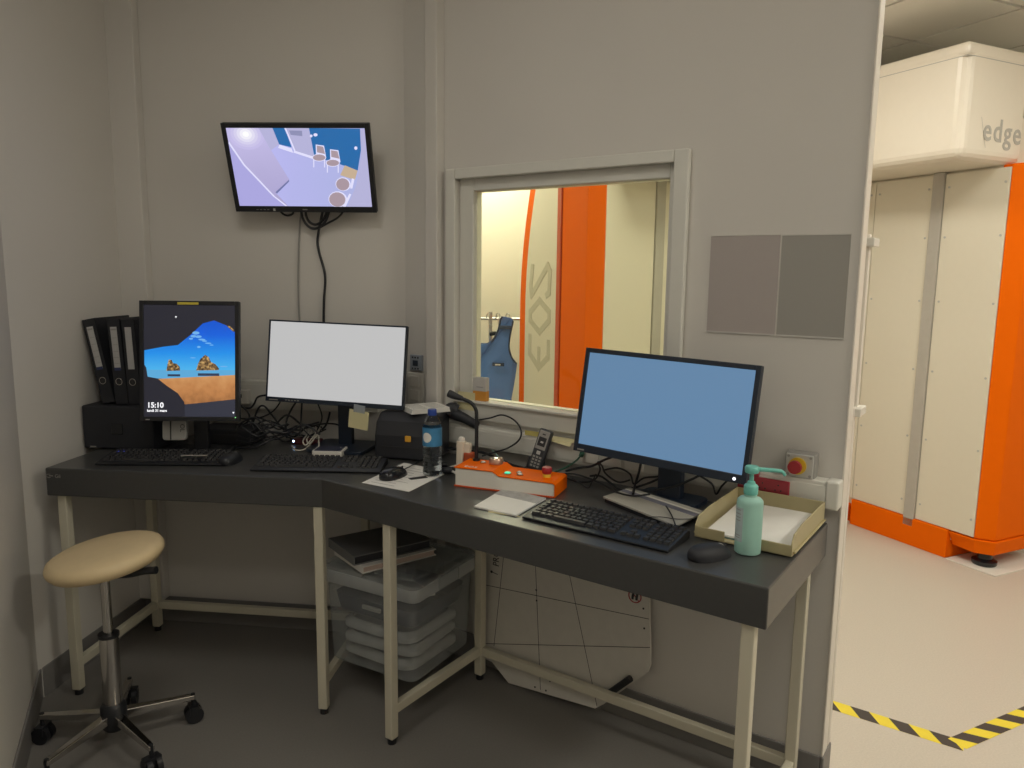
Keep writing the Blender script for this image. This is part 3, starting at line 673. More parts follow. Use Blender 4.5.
# cables of the wall screen
def cable(name, label, pts, r, m, group=None, smooth=8):
    o = MB().tube(pts, r, 8, smooth=smooth).build(name, m, smooth=70); return tag(o, label, 'cable', group)
def bw(x, y, off=.012): return PLN(Ed, KB - off, x, y)
cable('cable', 'thin grey cable running straight down from the wall screen', [bw(303, 205, .02), bw(300, 222, .008), bw(298.5, 260, .006), bw(298.5, 300, .006), bw(300, 330, .006), bw(301, 375, .03), bw(301, 385, .06)], .0035, M_GREYP)
cable('cable', 'black cable hanging from the wall screen with an S bend', [bw(325, 200, .04), bw(320, 224, .02), bw(317.5, 240, .008), bw(319, 252, .008), bw(325, 275, .008), bw(324, 300, .008), bw(323.5, 330, .008), bw(324, 372, .03), bw(324, 385, .065)], .005, M_BLACK)
for i, (dx, lab) in enumerate(((0, 'outer'), (4, 'inner'))):
    cable('cable', 'black cable loop hanging below the wall screen, %s strand' % lab, [bw(301 + dx, 200, .055), bw(302 + dx, 216 - dx * .3, .045), bw(308 + dx * .4, 226 - dx, .04), bw(316, 228.5 - dx, .035), bw(325 - dx * .5, 222 - dx * .5, .045), bw(330 - dx * .4, 208, .055), bw(331, 200, .06)], .005, M_BLACK)
cable('cable', 'black cable curving out to the right below the wall screen', [bw(319, 228, .028), bw(328, 223, .04), bw(338, 217.5, .05), bw(343, 211, .055), bw(343, 204, .06)], .004, M_BLACK)
cable('cable', 'short black cable loop under the left part of the wall screen', [bw(280, 206, .06), bw(281, 212, .055), bw(287, 215.5, .05), bw(293, 213, .055), bw(292, 205, .06)], .004, M_BLACK)

# ------------------------------------------------------------------ input devices
def keyboard(label, c, yaw, w=.44, d=.14):
    t = thing('keyboard', label, 'keyboard', Vector((c.x, c.y, DZ)), yaw, 'keyboards on the desk')
    b = MB(); n = 8
    prof = [(-d / 2, .004), (-d / 2 + .006, .0), (d / 2, 0), (d / 2, .020), (d / 2 - .012, .024), (-d / 2 + .028, .012), (-d / 2, .008)]
    v = [(-w / 2, y, z) for y, z in prof] + [(w / 2, y, z) for y, z in prof]; m = len(prof)
    b.add(v, [tuple(range(m)), tuple(range(2 * m - 1, m - 1, -1))] + [(i, m + i, m + (i + 1) % m, (i + 1) % m) for i in range(m)])
    b.build('body', M_BLACK, t, bevel=.003)
    k = MB(); p = .0187; y0 = -d / 2 + .034
    def zt(y): return .012 + (y + d / 2 - .028) / (d - .04) * .012
    def key(x, y, wx=1, wy=1):
        z = zt(y); a = wx * p / 2 - .0014; c_ = wy * p / 2 - .0014
        lo = [(x - a, y - c_), (x + a, y - c_), (x + a, y + c_), (x - a, y + c_)]; hi = [(x - a + .002, y - c_ + .002), (x + a - .002, y - c_ + .002), (x + a - .002, y + c_ - .001), (x - a + .002, y + c_ - .001)]
        k.prism(lo, z - .001, z + .006, top=hi)
    xs = -w / 2 + .022
    for row in range(6):
        y = y0 + row * p * .93 * (1 if row < 5 else 1.06)
        if row == 0:
            x = xs - p / 2
            for wx in (1.4, 1, 1.2, 5.6, 1.2, 1, 1.2, 1.4): key(x + wx * p / 2, y, wx); x += wx * p
        else:
            for i in range(14): key(xs + i * p + (0, .0, .004, .007, .0, 0)[row] * (0 if i in (0, 13) else 1), y, 1.0)
        for i in range(3):
            if row in (0, 4, 3, 5) or (row == 1 and i == 1): key(xs + (14.6 + i) * p, y)
        for i in range(4): key(xs + (18.0 + i) * p, y)
    stuff(k.build('keys', mat('key_cap_plastic', (.028, .028, .030), .38, var=.2), t))
    return t
kR = keyboard('black keyboard at the right end of the desk before the blue-screened monitor', Vector((.247, 1.94, 0)), R(-35.5), .43, .14)
kL = keyboard('black keyboard under the portrait monitor with a small blue light', Vector((-1.212, 2.598, 0)), R(1.5), .43, .14)
MB().box(-.19, -.165, .045, .052, .0215, .0235).build('status_light', glow('led_blue', (.05, .1, 1.0), 3.0), kL)
kM = keyboard('black keyboard before the blank grey-screened monitor', Vector((-.655, 2.536, 0)), R(-1.5), .44, .14)

def mouse(label, c, yaw, m=M_BLACK, s=1.0):
    t = thing('computer_mouse', label, 'mouse', Vector((c.x, c.y, DZ)), yaw, 'computer mice on the desk')
    b = MB(); n, rr = 24, 8; L_, Wm, H_ = .060 * s, .032 * s, .031 * s; v = []
    for k in range(rr + 1):
        q = k / rr * PI / 2; rad = math.cos(q) ** .7 if k < rr else 0; z = .003 + H_ * math.sin(q) ** 1.0
        for i in range(n):
            a = 2 * PI * i / n; ca, sa = math.cos(a), math.sin(a)
            x = math.copysign(abs(ca) ** .8, ca) * Wm * rad * (1 - .10 * sa); y = math.copysign(abs(sa) ** .9, sa) * L_ * rad - .012 * s * math.sin(q)
            v.append((x, y, z * (1 if k else .0) if k else 0.0005))
    f = [(k * n + i, k * n + (i + 1) % n, (k + 1) * n + (i + 1) % n, (k + 1) * n + i) for k in range(rr) for i in range(n)] + [tuple(range(n - 1, -1, -1))]
    b.add(v, f); b.build('shell', m, t, smooth=80)
    MB().cyl((-.004, .030 * s, .021 * s), (.004, .030 * s, .021 * s), .009 * s, n=14).build('scroll_wheel', M_GREYP, t, smooth=40)
    MB().box(-.0006, .0006, .012 * s, .05 * s, .012 * s, .0275 * s).build('button_gap', M_INK, t)
    return t
mouse('black mouse at the right end of the left keyboard', FL(231, 462, DZ), R(-8))
mouse('glossy black wired mouse lying on the printed sheet', FL(394, 477, DZ), R(-28), M_BLACKS)
mouse('black mouse beside the pump bottle at the desk end', FL(710, 557, DZ), R(-62), M_BLKM)
cable('cable', 'black cord of the mouse lying on the printed sheet', [FL(402, 470, DZ + .02), FL(409, 467, DZ + .012), FL(416, 463, DZ + .006), FL(422, 459, DZ + .006), FL(440, 452, DZ + .006)], .002, M_BLACK)

# ------------------------------------------------------------------ left corner: computer box, binders
bx = thing('computer_box', 'black computer box in the left corner under the binders', 'computer', B_(-1.76, 2.692, DZ), YB)
MB().box(-.135, .145, -.12, .12, .004, .165).build('case', M_BLKM, bx, bevel=.006)
MB().box(-.02, .025, -.1225, -.119, .06, .10).build('front_badge', M_BLACKS, bx, bevel=.002)
MB().box(-.108, -.085, -.122, -.119, .008, .013).build('front_label', M_GREYP, bx)
for x in (-.11, .12):
    for y in (-.1, .1): MB().cyl((x, y, 0), (x, y, .006), .012, n=10).build('rubber_foot', M_INK, bx)
M_BINDER = mat('black_binder_card', (.014, .015, .020), .6, var=.2)
M_BLABEL = mat('binder_label_paper', (.46, .45, .44), .7)
def binder(label, b, lean, blank, e=2.61, h=.318, w=.052):
    t = thing('ring_binder', label, 'binder', B_(b, e, DZ + .166), group='ring binders in the corner', rot=(0, 0, 0))
    t.rotation_euler = (0, lean, YB)
    cv = MB(); cv.box(0, .004, 0, .21, 0, h).box(w - .004, w, 0, .21, 0, h).box(0, w, 0, .004, 0, h)
    cv.build('cover', M_BINDER, t, bevel=.0015)
    MB().box(.008, w - .008, .012, .2, .006, h - .02).build('pages', M_PAPERG, t)
    lbx = MB().box(w * .24, w * .72, -.0012, 0, h * .42, h * .91).build('spine_label', M_BLABEL, t)
    if not blank:
        pr = MB(); pr.box(w * .28, w * .68, -.002, -.0012, h * .87, h * .89)
        for q in (.78, .70, .62, .55, .48): pr.box(w * .3, w * .66, -.0017, -.0012, h * q, h * q + .0015)
        pr.build('label_print', M_GREYP, lbx); MB().box(w * .24, w * .72, -.0016, -.0012, h * .40, h * .435).build('label_band', mat('navy_print', (.03, .04, .12), .6), lbx)
    rg = MB(); n = 20; rad = .0125
    rg.tube([(w * .48 + rad * math.cos(2 * PI * i / n), -.001, h * .27 + rad * math.sin(2 * PI * i / n)) for i in range(n + 1)], .0016, 6, smooth=1)
    rg.build('finger_ring', M_CHROME, t, smooth=60)
    MB().cyl((w * .48, -.0008, h * .27), (w * .48, .0003, h * .27), .011, n=20).build('finger_hole', M_INK, t)
binder('black ring binder leaning left against the wall, leftmost of the row', -1.836, R(-11), False)
binder('black ring binder with printed spine label, second from the wall', -1.783, R(-3.0), False)
binder('black ring binder with blank white spine label beside the portrait monitor', -1.731, R(-2), True)
binder('black ring binder mostly hidden behind the portrait monitor edge', -1.676, R(0), True, e=2.66)
bx2 = thing('power_brick', 'flat black device behind the portrait monitor base', 'electronics', B_(-1.37, 2.76, DZ), YB)
MB().box(-.16, .06, -.04, .09, .0, .06).build('case', M_BLKM, bx2, bevel=.005)
MB().box(-.12, .0, -.0415, -.039, .02, .04).build('vent', M_INK, bx2)

# ------------------------------------------------------------------ middle: hub, white device, printer
hub = thing('usb_hub', 'small dark red usb hub with a glowing blue light behind the middle keyboard', 'hub', FL(308, 444, DZ), R(-6))
MB().box(-.055, .055, -.02, .02, 0, .022).build('case', mat('dark_red_plastic', (.07, .012, .016), .35), hub, bevel=.004)
MB().cyl((-.05, -.022, .014), (-.05, -.019, .014), .004, n=12).build('light', glow('led_ice', (.45, .65, 1.0), 6), hub)
wdv = thing('card_reader', 'white card reader with a dark blue top behind the middle keyboard', 'card reader', FL(330, 454, DZ), R(-3))
MB().prism(rrect(.112, .085, .008), 0, .02).build('case', M_WHITEP, wdv, bevel=.002)
MB().prism(rrect(.098, .074, .006), .0195, .0212).build('top_pad', mat('slate_blue_pad', (.035, .04, .075), .4), wdv)
MB().cyl((.035, .02, .0212), (.035, .02, .022), .003, n=10).build('light', M_WHITEP, wdv)
wc = [FL(292, 446, DZ + .008), FL(296, 450, DZ + .006), FL(305, 449, DZ + .008), FL(313, 440, DZ + .03), FL(316, 428, DZ + .06), FL(311, 424, DZ + .065), FL(308, 433, DZ + .045), FL(303, 441, DZ + .03), FL(306, 445, DZ + .02), FL(313, 437, DZ + .04), FL(318, 432, DZ + .05), FL(319, 446, DZ + .02)]
cable('cable', 'cream usb cable bundled in a tied coil by the hub', wc, .0028, mat('cream_cable', (.50, .47, .40), .5))
wc2 = [Vector(p) + Vector((.012, .01, .004)) for p in wc[3:11]]
cable('cable', 'second cream loop of the tied usb coil', wc2, .0028, MATS['cream_cable'])

pr = thing('label_printer', 'black label printer with rounded corners behind the water bottle', 'printer', Vector((-.352, 2.765, DZ)), R(-14))
side = [(-.125, .0), (.04, 0), (.04, .155), (.025, .163), (-.075, .163), (-.11, .135), (-.125, .085)]
pm = MB(); nn = len(side)
for_x = (-.118, -.108, .105, .115)
v = []
for x, k in ((-.118, .93), (-.105, 1), (.108, 1), (.115, .97)):
    v += [(x, y * k, .004 + (z * k if z > 0 else 0)) for y, z in side]
f = [tuple(range(nn - 1, -1, -1)), tuple(range(3 * nn, 4 * nn))] + [(k * nn + i, k * nn + (i + 1) % nn, (k + 1) * nn + (i + 1) % nn, (k + 1) * nn + i) for k in range(3) for i in range(nn)]
pm.add(v, f).build('case', M_BLKM, pr, bevel=.012, seg=3)
MB().box(-.09, .09, -.1285, -.12, .045, .05).build('label_slot', M_INK, pr)
stk = MB().box(.004, .026, -.131, -.115, .070, .092); stk.build('sticker', mat('orange_sticker', (.72, .36, .03), .5), pr, bevel=.003)
MB().box(.1155, .1175, -.10, .02, .02, .14).build('side_door', M_BLACK, pr, bevel=.003)
MB().cyl((.1155, -.085, .145), (.119, -.085, .145), .004, n=12).build('side_badge', M_LGREY, pr)
for x in (-.09, .09):
    for y in (-.1, .02): MB().cyl((x, y, 0), (x, y, .006), .01, n=10).build('rubber_foot', M_INK, pr)
lbs = thing('label_pad', 'stack of printed white label sheets on top of the black printer', 'paper stack', Vector((-.318, 2.735, DZ + .168)), R(28))
for i in range(5): MB().box(-.075 + i * .001, .075 - i * .0008, -.06, .06, i * .0035, i * .0035 + .0028).build('sheet', M_PAPER, lbs)
lp = MB()
for r_ in range(5):
    for c_ in range(2): lp.box(-.065 + c_ * .068, -.01 + c_ * .068, -.05 + r_ * .021, -.045 + r_ * .021, .0168, .0172)
lp.build('print', M_GREYP, lbs)
# sticky note hanging from the middle monitor
sn = thing('sticky_note', 'square yellow sticky note taped to the lower edge of the grey-screened monitor', 'sticky note', Vector((-.555, 2.715, 1.0)), R(-11))
sn.rotation_euler = (R(6), R(8), R(-11))
MB().box(-.038, .038, -.0008, .0008, -.07, .0).build('note', M_STICKY, sn)
MB().box(-.022, .022, -.0012, -.0007, -.008, .022).build('tape', mat('clear_tape', (.45, .5, .55), .2, alpha=.6), sn)

# scanner on the trunking
scn = thing('barcode_scanner', 'black handheld barcode scanner lying on the trunking behind the printer', 'scanner', (0, 0, 0))
def ww(x, y, off): return PLN(Dd, KW - off, x, y)
hp_ = [ww(451, 412, .06), ww(457, 415, .058), ww(464, 418, .055), ww(471, 422, .052), ww(477, 425, .05)]
MB().tube(hp_, lambda t: .024 - .008 * math.sin(t * PI * .5), 14).build('grip', M_BLKM, scn, smooth=60)
MB().tube([ww(446, 415, .085), ww(448, 411, .075), ww(452, 409, .06), ww(456, 411, .05)], lambda t: .02 + .008 * t, 14).build('head', M_BLKM, scn, smooth=60)
cable('cable', 'black scanner cord looping beside the gooseneck microphone', [ww(478, 420, .05), ww(490, 418, .05), ww(502, 415, .055), ww(514, 420, .06), ww(521, 430, .065), ww(519, 440, .075), ww(508, 448, .085), ww(495, 452, .1), ww(482, 456, .12)], .003, M_BLACK)

# sheet, bottle
ps = thing('printed_sheet', 'white printed sheet under the wired mouse and water bottle', 'paper', (0, 0, DZ))
qs = [FL(362, 483, DZ), FL(409, 492, DZ), FL(449, 472, DZ), FL(404, 463, DZ)]
MB().prism([(p.x, p.y) for p in qs], .0003, .0012).build('sheet', M_PAPER, ps)
pp = MB(); a_, b_, c_, d_ = [Vector((p.x, p.y)) for p in qs]
for i in range(9):
    t0 = .08 + i * .095; p1 = a_.lerp(d_, t0); p2 = b_.lerp(c_, t0); s_ = p1.lerp(p2, .12); e_ = p1.lerp(p2, .5 + .35 * random.random()); dn = (d_ - a_).normalized() * .0035
    pp.add([(s_.x, s_.y, .0014), (e_.x, e_.y, .0014), ((e_ + dn).x, (e_ + dn).y, .0014), ((s_ + dn).x, (s_ + dn).y, .0014)], [(0, 1, 2, 3)])
pp.build('print', M_GREYP, ps)
pa = thing('printed_sheet', 'black-printed card at the back of the sheet beside the bottle base', 'card', FL(418, 478, DZ + .0014), R(30)); MB().box(-.03, .03, -.012, .012, .0002, .001).build('card', M_INK, pa)

M_PET = mat('clear_bottle_plastic', (.92, .96, 1.0), .05, trans=1, ior=1.12, var=0)
M_WATER = mat('water', (.93, .97, 1.0), .0, trans=1, ior=1.33, var=0)
bo = thing('water_bottle', 'clear plastic water bottle with blue label and cap', 'bottle', FL(432, 476, DZ + .0015) + Vector((.0, .012, .0)), R(-6))
prof = [(.012, 0), (.026, .002), (.0315, .008)]
for i in range(6): z = .02 + i * .014; prof += [(.0315, z), (.0300, z + .005), (.0315, z + .010)]
prof += [(.0318, .106), (.0318, .160), (.030, .172), (.024, .188), (.0165, .199), (.0125, .204), (.0125, .208)]
MB().lathe(prof, 36).build('body', M_PET, bo, smooth=50)
MB().lathe([(r * .93, z + .002) for r, z in prof[:-4]], 32).build('water', M_WATER, bo, smooth=50)
lbm = MB().lathe([(.0323, .103), (.0323, .164), (.0319, .164), (.0319, .103)], 36); lbo = lbm.build('label', mat('blue_label_film', (.05, .22, .42), .35, var=.25, scale=60), bo, smooth=50)
dk_ = MB(); n = 20; ctr = R(-112); cc = [(.0328 * math.cos(ctr), .0328 * math.sin(ctr), .133)]
for k_ in (1, 2, 3, 4):
    for i in range(n):
        a = 2 * PI * i / n; q = ctr + .0165 * k_ / 4 * math.cos(a) / .0324; cc.append((.0328 * math.cos(q), .0328 * math.sin(q), .133 + .0165 * k_ / 4 * math.sin(a)))
dk_.add(cc, [(0, 1 + i, 1 + (i + 1) % n) for i in range(n)] + [(1 + k_ * n + i, 1 + (k_ + 1) * n + i, 1 + (k_ + 1) * n + (i + 1) % n, 1 + k_ * n + (i + 1) % n) for k_ in range(3) for i in range(n)])
dk_.build('label_disc', M_PAPER, lbo)
cp = MB().lathe([(.0145, .205), (.0148, .206), (.0148, .221), (.0135, .223), (0.0, .223)], 24); cp.build('cap', M_BLUECAP, bo, smooth=40)
nc = MB().lathe([(.016, .2035), (.016, .2055)], 24); nc.build('neck_ring', M_BLUECAP, bo)

# ------------------------------------------------------------------ control console
CY = R(-21)
cn = thing('control_console', 'orange and cream control console with gooseneck microphone and buttons', 'control panel', Vector((-.177, 2.328, DZ)), CY)
CL, CDp = .33, .118; cprof = [(0, .004), (CL, .004), (CL, .041), (CL - .006, .044), (.150, .047), (.128, .060), (0, .060)]
def xz_extrude(mb, prof, y0, y1, mi=0):
    m = len(prof); return mb.add([(x, y0, z) for x, z in prof] + [(x, y1, z) for x, z in prof], [tuple(range(m - 1, -1, -1)), tuple(range(m, 2 * m))] + [(i, (i + 1) % m, m + (i + 1) % m, m + i) for i in range(m)], mi)
xz_extrude(MB(), [(p[0] * .994 + .001, p[1] - .0015) for p in cprof], 0, CDp).build('body', M_WHITEP, cn, bevel=.002)
top = [(-.002, .060), (.128, .060), (.150, .047), (CL - .006, .044), (CL + .001, .041), (CL + .001, .002), (CL + .0035, .002), (CL + .0035, .042), (CL - .005, .0475), (.151, .0502), (.129, .0632), (-.002, .0632)]
xz_extrude(MB(), top, -.003, CDp + .002).build('top_cover', M_ORANGE, cn, bevel=.001)
MB().box(-.002, CL + .002, -.003, CDp + .002, 0, .005).build('base_plate', M_ORANGED, cn, bevel=.001)
text('panel_lettering', 'EOS', .019, M_PAPER, cn, (.025, .012, .0634), (0, 0, 0), depth=.0002, sx=1.3)
kb_ = MB().lathe([(.021, .0632), (.0225, .0645), (.0225, .078), (.020, .0815), (.0, .0815)], 28, c=(.104, .088, 0)).build('knob', mat('knob_brass', (.62, .40, .30), .3, .8), cn, smooth=40)
MB().lathe([(.0185, .0817), (.014, .0835), (0, .084)], 24, c=(.104, .088, 0)).build('knob_cap', M_CHROME, kb_, smooth=40)
def cbtn(x, y, z, r, m, h=.003, nm='button'):
    b = MB().lathe([(r, z), (r, z + h), (r * .8, z + h * 1.3), (0, z + h * 1.3)], 18, c=(x, y, 0)).build(nm, m, cn, smooth=40); return b
b_ = cbtn(.064, .078, .0632, .010, M_CHROME); b_ = cbtn(.064, .078, .066, .006, M_WHITEP)
g_ = cbtn(.167, .030, .0495, .0125, M_CHROME); g2 = cbtn(.167, .030, .0525, .0095, glow('button_green', (.05, .75, .38), 1.0)); g2['label'] = 'green lit button'
cbtn(.196, .056, .0490, .0095, M_CHROME); cbtn(.207, .034, .0490, .0105, M_CHROME)
cbtn(.196, .056, .052, .005, M_WHITEP); cbtn(.207, .034, .052, .006, M_WHITEP)
es = MB().lathe([(.0125, .046), (.0125, .058), (.011, .06)], 24, c=(.288, .054, 0)).build('stop_collar', M_YEL, cn, smooth=40)
e2 = MB().lathe([(.013, .0585), (.0155, .064), (.016, .075), (.014, .079), (0, .080)], 24, c=(.288, .054, 0)).build('stop_button', M_RED, cn, smooth=40); e2['label'] = 'red stop button'
mb0 = Vector((.058 - .03, .095, .063))
mcs = [(.030, .100, .060), (.030, .100, .12), (.030, .100, .20), (.027, .100, .232), (.012, .099, .252), (-.012, .098, .262), (-.026, .097, .266)]
MB().tube(mcs, .0062, 10).build('gooseneck', M_BLACK, cn, smooth=60)
MB().tube([(-.020, .097, .265), (-.032, .097, .268), (-.047, .096, .272), (-.062, .096, .277), (-.068, .096, .279)], lambda t: .0075 + .005 * min(1, t * 1.6), 14, smooth=3).build('microphone', M_BLKM, cn, smooth=60)
MB().cyl((.030, .100, .0605), (.030, .100, .07), .012, n=16).build('microphone_socket', M_BLACK, cn, smooth=40)

# hand switch in its holder, plugs by the console
hs = thing('hand_switch', 'cream exposure hand switch standing in a red holder behind the console', 'hand switch', Vector((-.172, 2.478, DZ)), R(-20))
hs.rotation_euler = (0, R(3), R(-20)); hs.scale = (1, 1, 1.08)
MB().box(.014, .044, -.012, .020, 0, .072).build('holder', mat('dark_orange_red', (.42, .07, .02), .4), hs, bevel=.004)
hm_ = MB(); hm_.prism(rrect(.024, .022, .006), .01, .105, top=rrect(.030, .026, .008)); hm_.build('handle', M_CREAMP, hs, bevel=.002)
MB().prism(rrect(.022, .024, .005, cx=.022, cy=.004), .055, .10).build('cradle_clip', M_CREAMP, hs, bevel=.002)
MB().lathe([(.011, .104), (.011, .113), (.008, .117), (0, .117)], 18).build('push_button', M_WHITEP, hs, smooth=40)
cable('cable', 'cream hand switch lead coming round the console corner', [FL(463, 464, DZ + .012), FL(455, 466, DZ + .012), FL(450, 468, DZ + .012), FL(452, 471, DZ + .012), FL(456, 473, DZ + .014)], .0045, M_WHITEP)
pl = thing('cable_plug', 'black round plug at the left end of the console', 'plug', FL(447, 474, DZ), R(-20))
MB().tube([(-.03, 0, .012), (-.015, 0, .012), (.0, 0, .012), (.022, .002, .014)], lambda t: .008 + .004 * (t > .4), 12, smooth=3).build('shell', M_BLACK, pl, smooth=50)
pl2 = thing('cable_plug', 'black knob-shaped plug beside the bottle base', 'plug', FL(443, 468, DZ), 0)
MB().tube([(-.012, 0, .012), (0, 0, .012), (.016, .0, .012)], lambda t: .007 + .005 * (1 - t), 12, smooth=3).build('shell', M_BLACK, pl2, smooth=50)

# note pad in front of the console
npd = thing('note_pad', 'white note pad with grey printed header lying before the console', 'note pad', (0, 0, DZ))
qs = [FL(474, 508, DZ), FL(516, 517, DZ), FL(546, 500, DZ), FL(504, 490, DZ)]
MB().prism([(p.x, p.y) for p in qs], .0008, .006).build('pages', M_PAPER, npd, bevel=.0008)
a_, b_, c_, d_ = [Vector((p.x, p.y)) for p in qs]
hdq = [a_.lerp(d_, .66), b_.lerp(c_, .66), c_, d_]
MB().prism([(p.x, p.y) for p in hdq], .006, .0065).build('header', mat('crumpled_grey_print', (.42, .41, .39), .7, var=.35, scale=60), npd)
MB().prism([((a_.lerp(b_, .35)).x, (a_.lerp(b_, .35)).y - .012), (b_.x + .012, b_.y + .0), (b_.x, b_.y + .02), (a_.lerp(b_, .35).x, a_.lerp(b_, .35).y + .02)], .0002, .0009).build('sticky_slip', M_STICKY, npd)

# cordless phone
ph = thing('cordless_phone', 'dark cordless phone handset standing in its charging cradle', 'phone', Vector((.078, 2.487, DZ)), R(-28))
cr_ = MB(); cr_.prism(rrect(.085, .075, .02), 0, .02, top=rrect(.075, .062, .02)); cr_.build('cradle', M_BLKM, ph, bevel=.003)
MB().prism(rrect(.066, .03, .01, cx=0, cy=.012), .018, .055, top=rrect(.058, .02, .008, cx=0, cy=.02)).build('cradle_back', M_BLKM, ph, bevel=.002)
hsx = Matrix.Translation((0, .002, .014)) @ Matrix.Rotation(R(12), 4, 'Y') @ Matrix.Rotation(R(-15), 4, 'X')
def hbox(nm, x0, x1, y0, y1, z0, z1, m, bev=.002, par=ph): return MB().box(x0, x1, y0, y1, z0, z1, M=hsx).build(nm, m, par, bevel=bev)
hnd = hbox('handset', -.024, .024, -.012, .012, 0, .142, mat('phone_charcoal', (.035, .037, .042), .4), .006)
hbox('face', -.019, .019, -.0135, -.0115, .072, .136, M_GREYP, .002)
hbox('display', -.014, .014, -.0145, -.0128, .083, .114, M_INK, .001)
hbox('display_text', -.004, .006, -.0150, -.0144, .094, .10, M_LGREY, 0)
hbox('navigation_key', -.007, .007, -.0155, -.0115, .054, .066, M_LGREY, .003)
hbox('earpiece', -.006, .006, -.0142, -.013, .122, .126, M_INK, .001)
kk = MB()
for r_ in range(4):
    for c_ in range(3): kk.box(-.016 + c_ * .012, -.008 + c_ * .012, -.0138, -.0115, .010 + r_ * .0105, .0165 + r_ * .0105, M=hsx)
stuff(kk.build('keypad', M_GREYP, ph))

# sticky notes and small card on the window frame
def note_w(label, x0, y0, x1, y1, off, m=M_STICKY, nm='sticky_note'):
    a, b = PLN(Dd, KW - off, x0, y0), PLN(Dd, KW - off, x1, y1)
    w0, w1 = a.dot(Wd), b.dot(Wd)
    o = MB().box(-(w1 - w0) / 2, (w1 - w0) / 2, 0, .0008, b.z - a.z, 0).build(nm, m, loc=W_((w0 + w1) / 2, KW - off - .0008, a.z), rot=(0, 0, YW))
    return tag(o, label, 'sticky note')
note_w('faded yellow sticky note on the window frame behind the microphone', 458, 391, 475, 411, .0222)
note_w('narrow bright yellow sticky note on the trunking left of the phone', 525, 430, 540, 437, .0535, mat('bright_sticky', (.60, .52, .16), .7))
cs = thing('sticky_note', 'pale yellow sticky note lying half off the trunking right of the phone', 'sticky note', W_(-1.29, KW - .04, .9462), YW)
MB().box(-.05, .05, -.03, .025, 0, .001).build('note', M_STICKY, cs)
MB().add([(-.05, -.03, .0008), (.05, -.03, .0008), (.045, -.037, -.012), (-.02, -.035, -.004)], [(0, 1, 2, 3)]).build('curled_edge', M_STICKY, cs)
sd = thing('small_box', 'small white and orange carton standing on the window sill', 'carton', W_(-1.668, KW - .008, OZ0 + .0365), YW + R(6))
MB().box(-.028, .028, -.012, .012, 0, .036).build('lower_half', mat('orange_carton', (.62, .27, .04), .6), sd, bevel=.001)
MB().box(-.028, .028, -.012, .012, .036, .086).build('upper_half', M_PAPERG, sd, bevel=.001)
MB().box(-.012, .016, -.0128, -.0118, .05, .053).build('print', M_GREYP, sd)

# ------------------------------------------------------------------ wall fittings
def wbox(a, b, off0, off1): pass
th_ = thing('thermostat', 'small grey wall thermostat with dark display left of the window', 'thermostat', W_(-1.985, KW, 1.152), YW)
MB().box(-.03, .03, -.014, 0, -.031, .031).build('case', mat('bluish_grey_plastic', (.30, .33, .37), .45), th_, bevel=.003)
MB().box(-.013, .013, -.0155, -.0135, -.012, .010).build('display', mat('dark_display', (.03, .04, .06), .3), th_)
for x in (-.014, 0, .014):
    for z in (-.022, .021): MB().box(x - .003, x + .003, -.016, -.0135, z - .003, z + .003).build('button', M_INK, th_)
sw_ = thing('light_switch', 'grey double light switch plate below the thermostat', 'light switch', W_(-1.99, KW, 1.055), YW)
MB().box(-.042, .04, -.01, 0, -.065, .058).build('plate', M_WHITEP, sw_, bevel=.004)
for z in (-.03, .025): MB().box(-.028, .022, -.016, -.009, z - .023, z + .021).build('rocker', M_WHITEP, sw_, bevel=.003)
def poster(label, w0, w1, z0, z1, m, tone):
    t = thing('wall_sheet', label, 'paper sheet', W_((w0 + w1) / 2, KW - .0016, z0), YW)
    w_ = w1 - w0
    MB().box(-w_ / 2, w_ / 2, 0, .0012, 0, z1 - z0).build('sheet', m, t)
    MB().box(-w_ / 2 - .001, w_ / 2 + .001, -.0012, 0, z1 - z0 - .003, z1 - z0).build('sleeve_edge', mat('clear_sleeve', (.6, .58, .53), .25), t)
    MB().box(-w_ / 2, w_ / 2, -.0025, 0, -.004, .0).build('lower_fold', M_PAPERG, t)
poster('mauve-grey blank sheet on the wall right of the window', -.823, -.622, 1.338, 1.62, mat('mauve_grey_sheet', (.40, .355, .335), .7, var=.01), 0)
poster('darker grey blank sheet on the wall at the wall end', -.617, -.437, 1.338, 1.618, mat('dark_grey_sheet', (.325, .31, .28), .7, var=.01), 0)
MB_ = thing('emergency_stop', 'grey wall box with red emergency stop button on yellow ring', 'emergency stop', W_(-.518, KW, .978), YW)
MB().box(-.041, .041, -.045, 0, -.036, .036).build('box', M_GREYP, MB_, bevel=.005)
MB().box(-.038, .038, -.050, -.045, -.033, .033).build('cover', M_LGREY, MB_, bevel=.004)
for x in (-.03, .03):
    for z in (-.026, .026): MB().cyl((x, -.0515, z), (x, -.049, z), .004, n=10).build('screw', M_GREYP, MB_)
MB().cyl((-.004, -.056, .0), (-.004, -.049, .0), .024, n=24).build('ring', M_YEL, MB_, smooth=40)
eb = MB(); n = 28
for z0, z1, r0, r1 in ((-.056, -.066, .012, .012), (-.066, -.070, .017, .019), (-.070, -.080, .019, .018)): eb.cyl((-.006, z0, 0), (-.006, z1, 0), r0, r1, n=n)
eb.build('stop_button', M_RED, MB_, smooth=40)

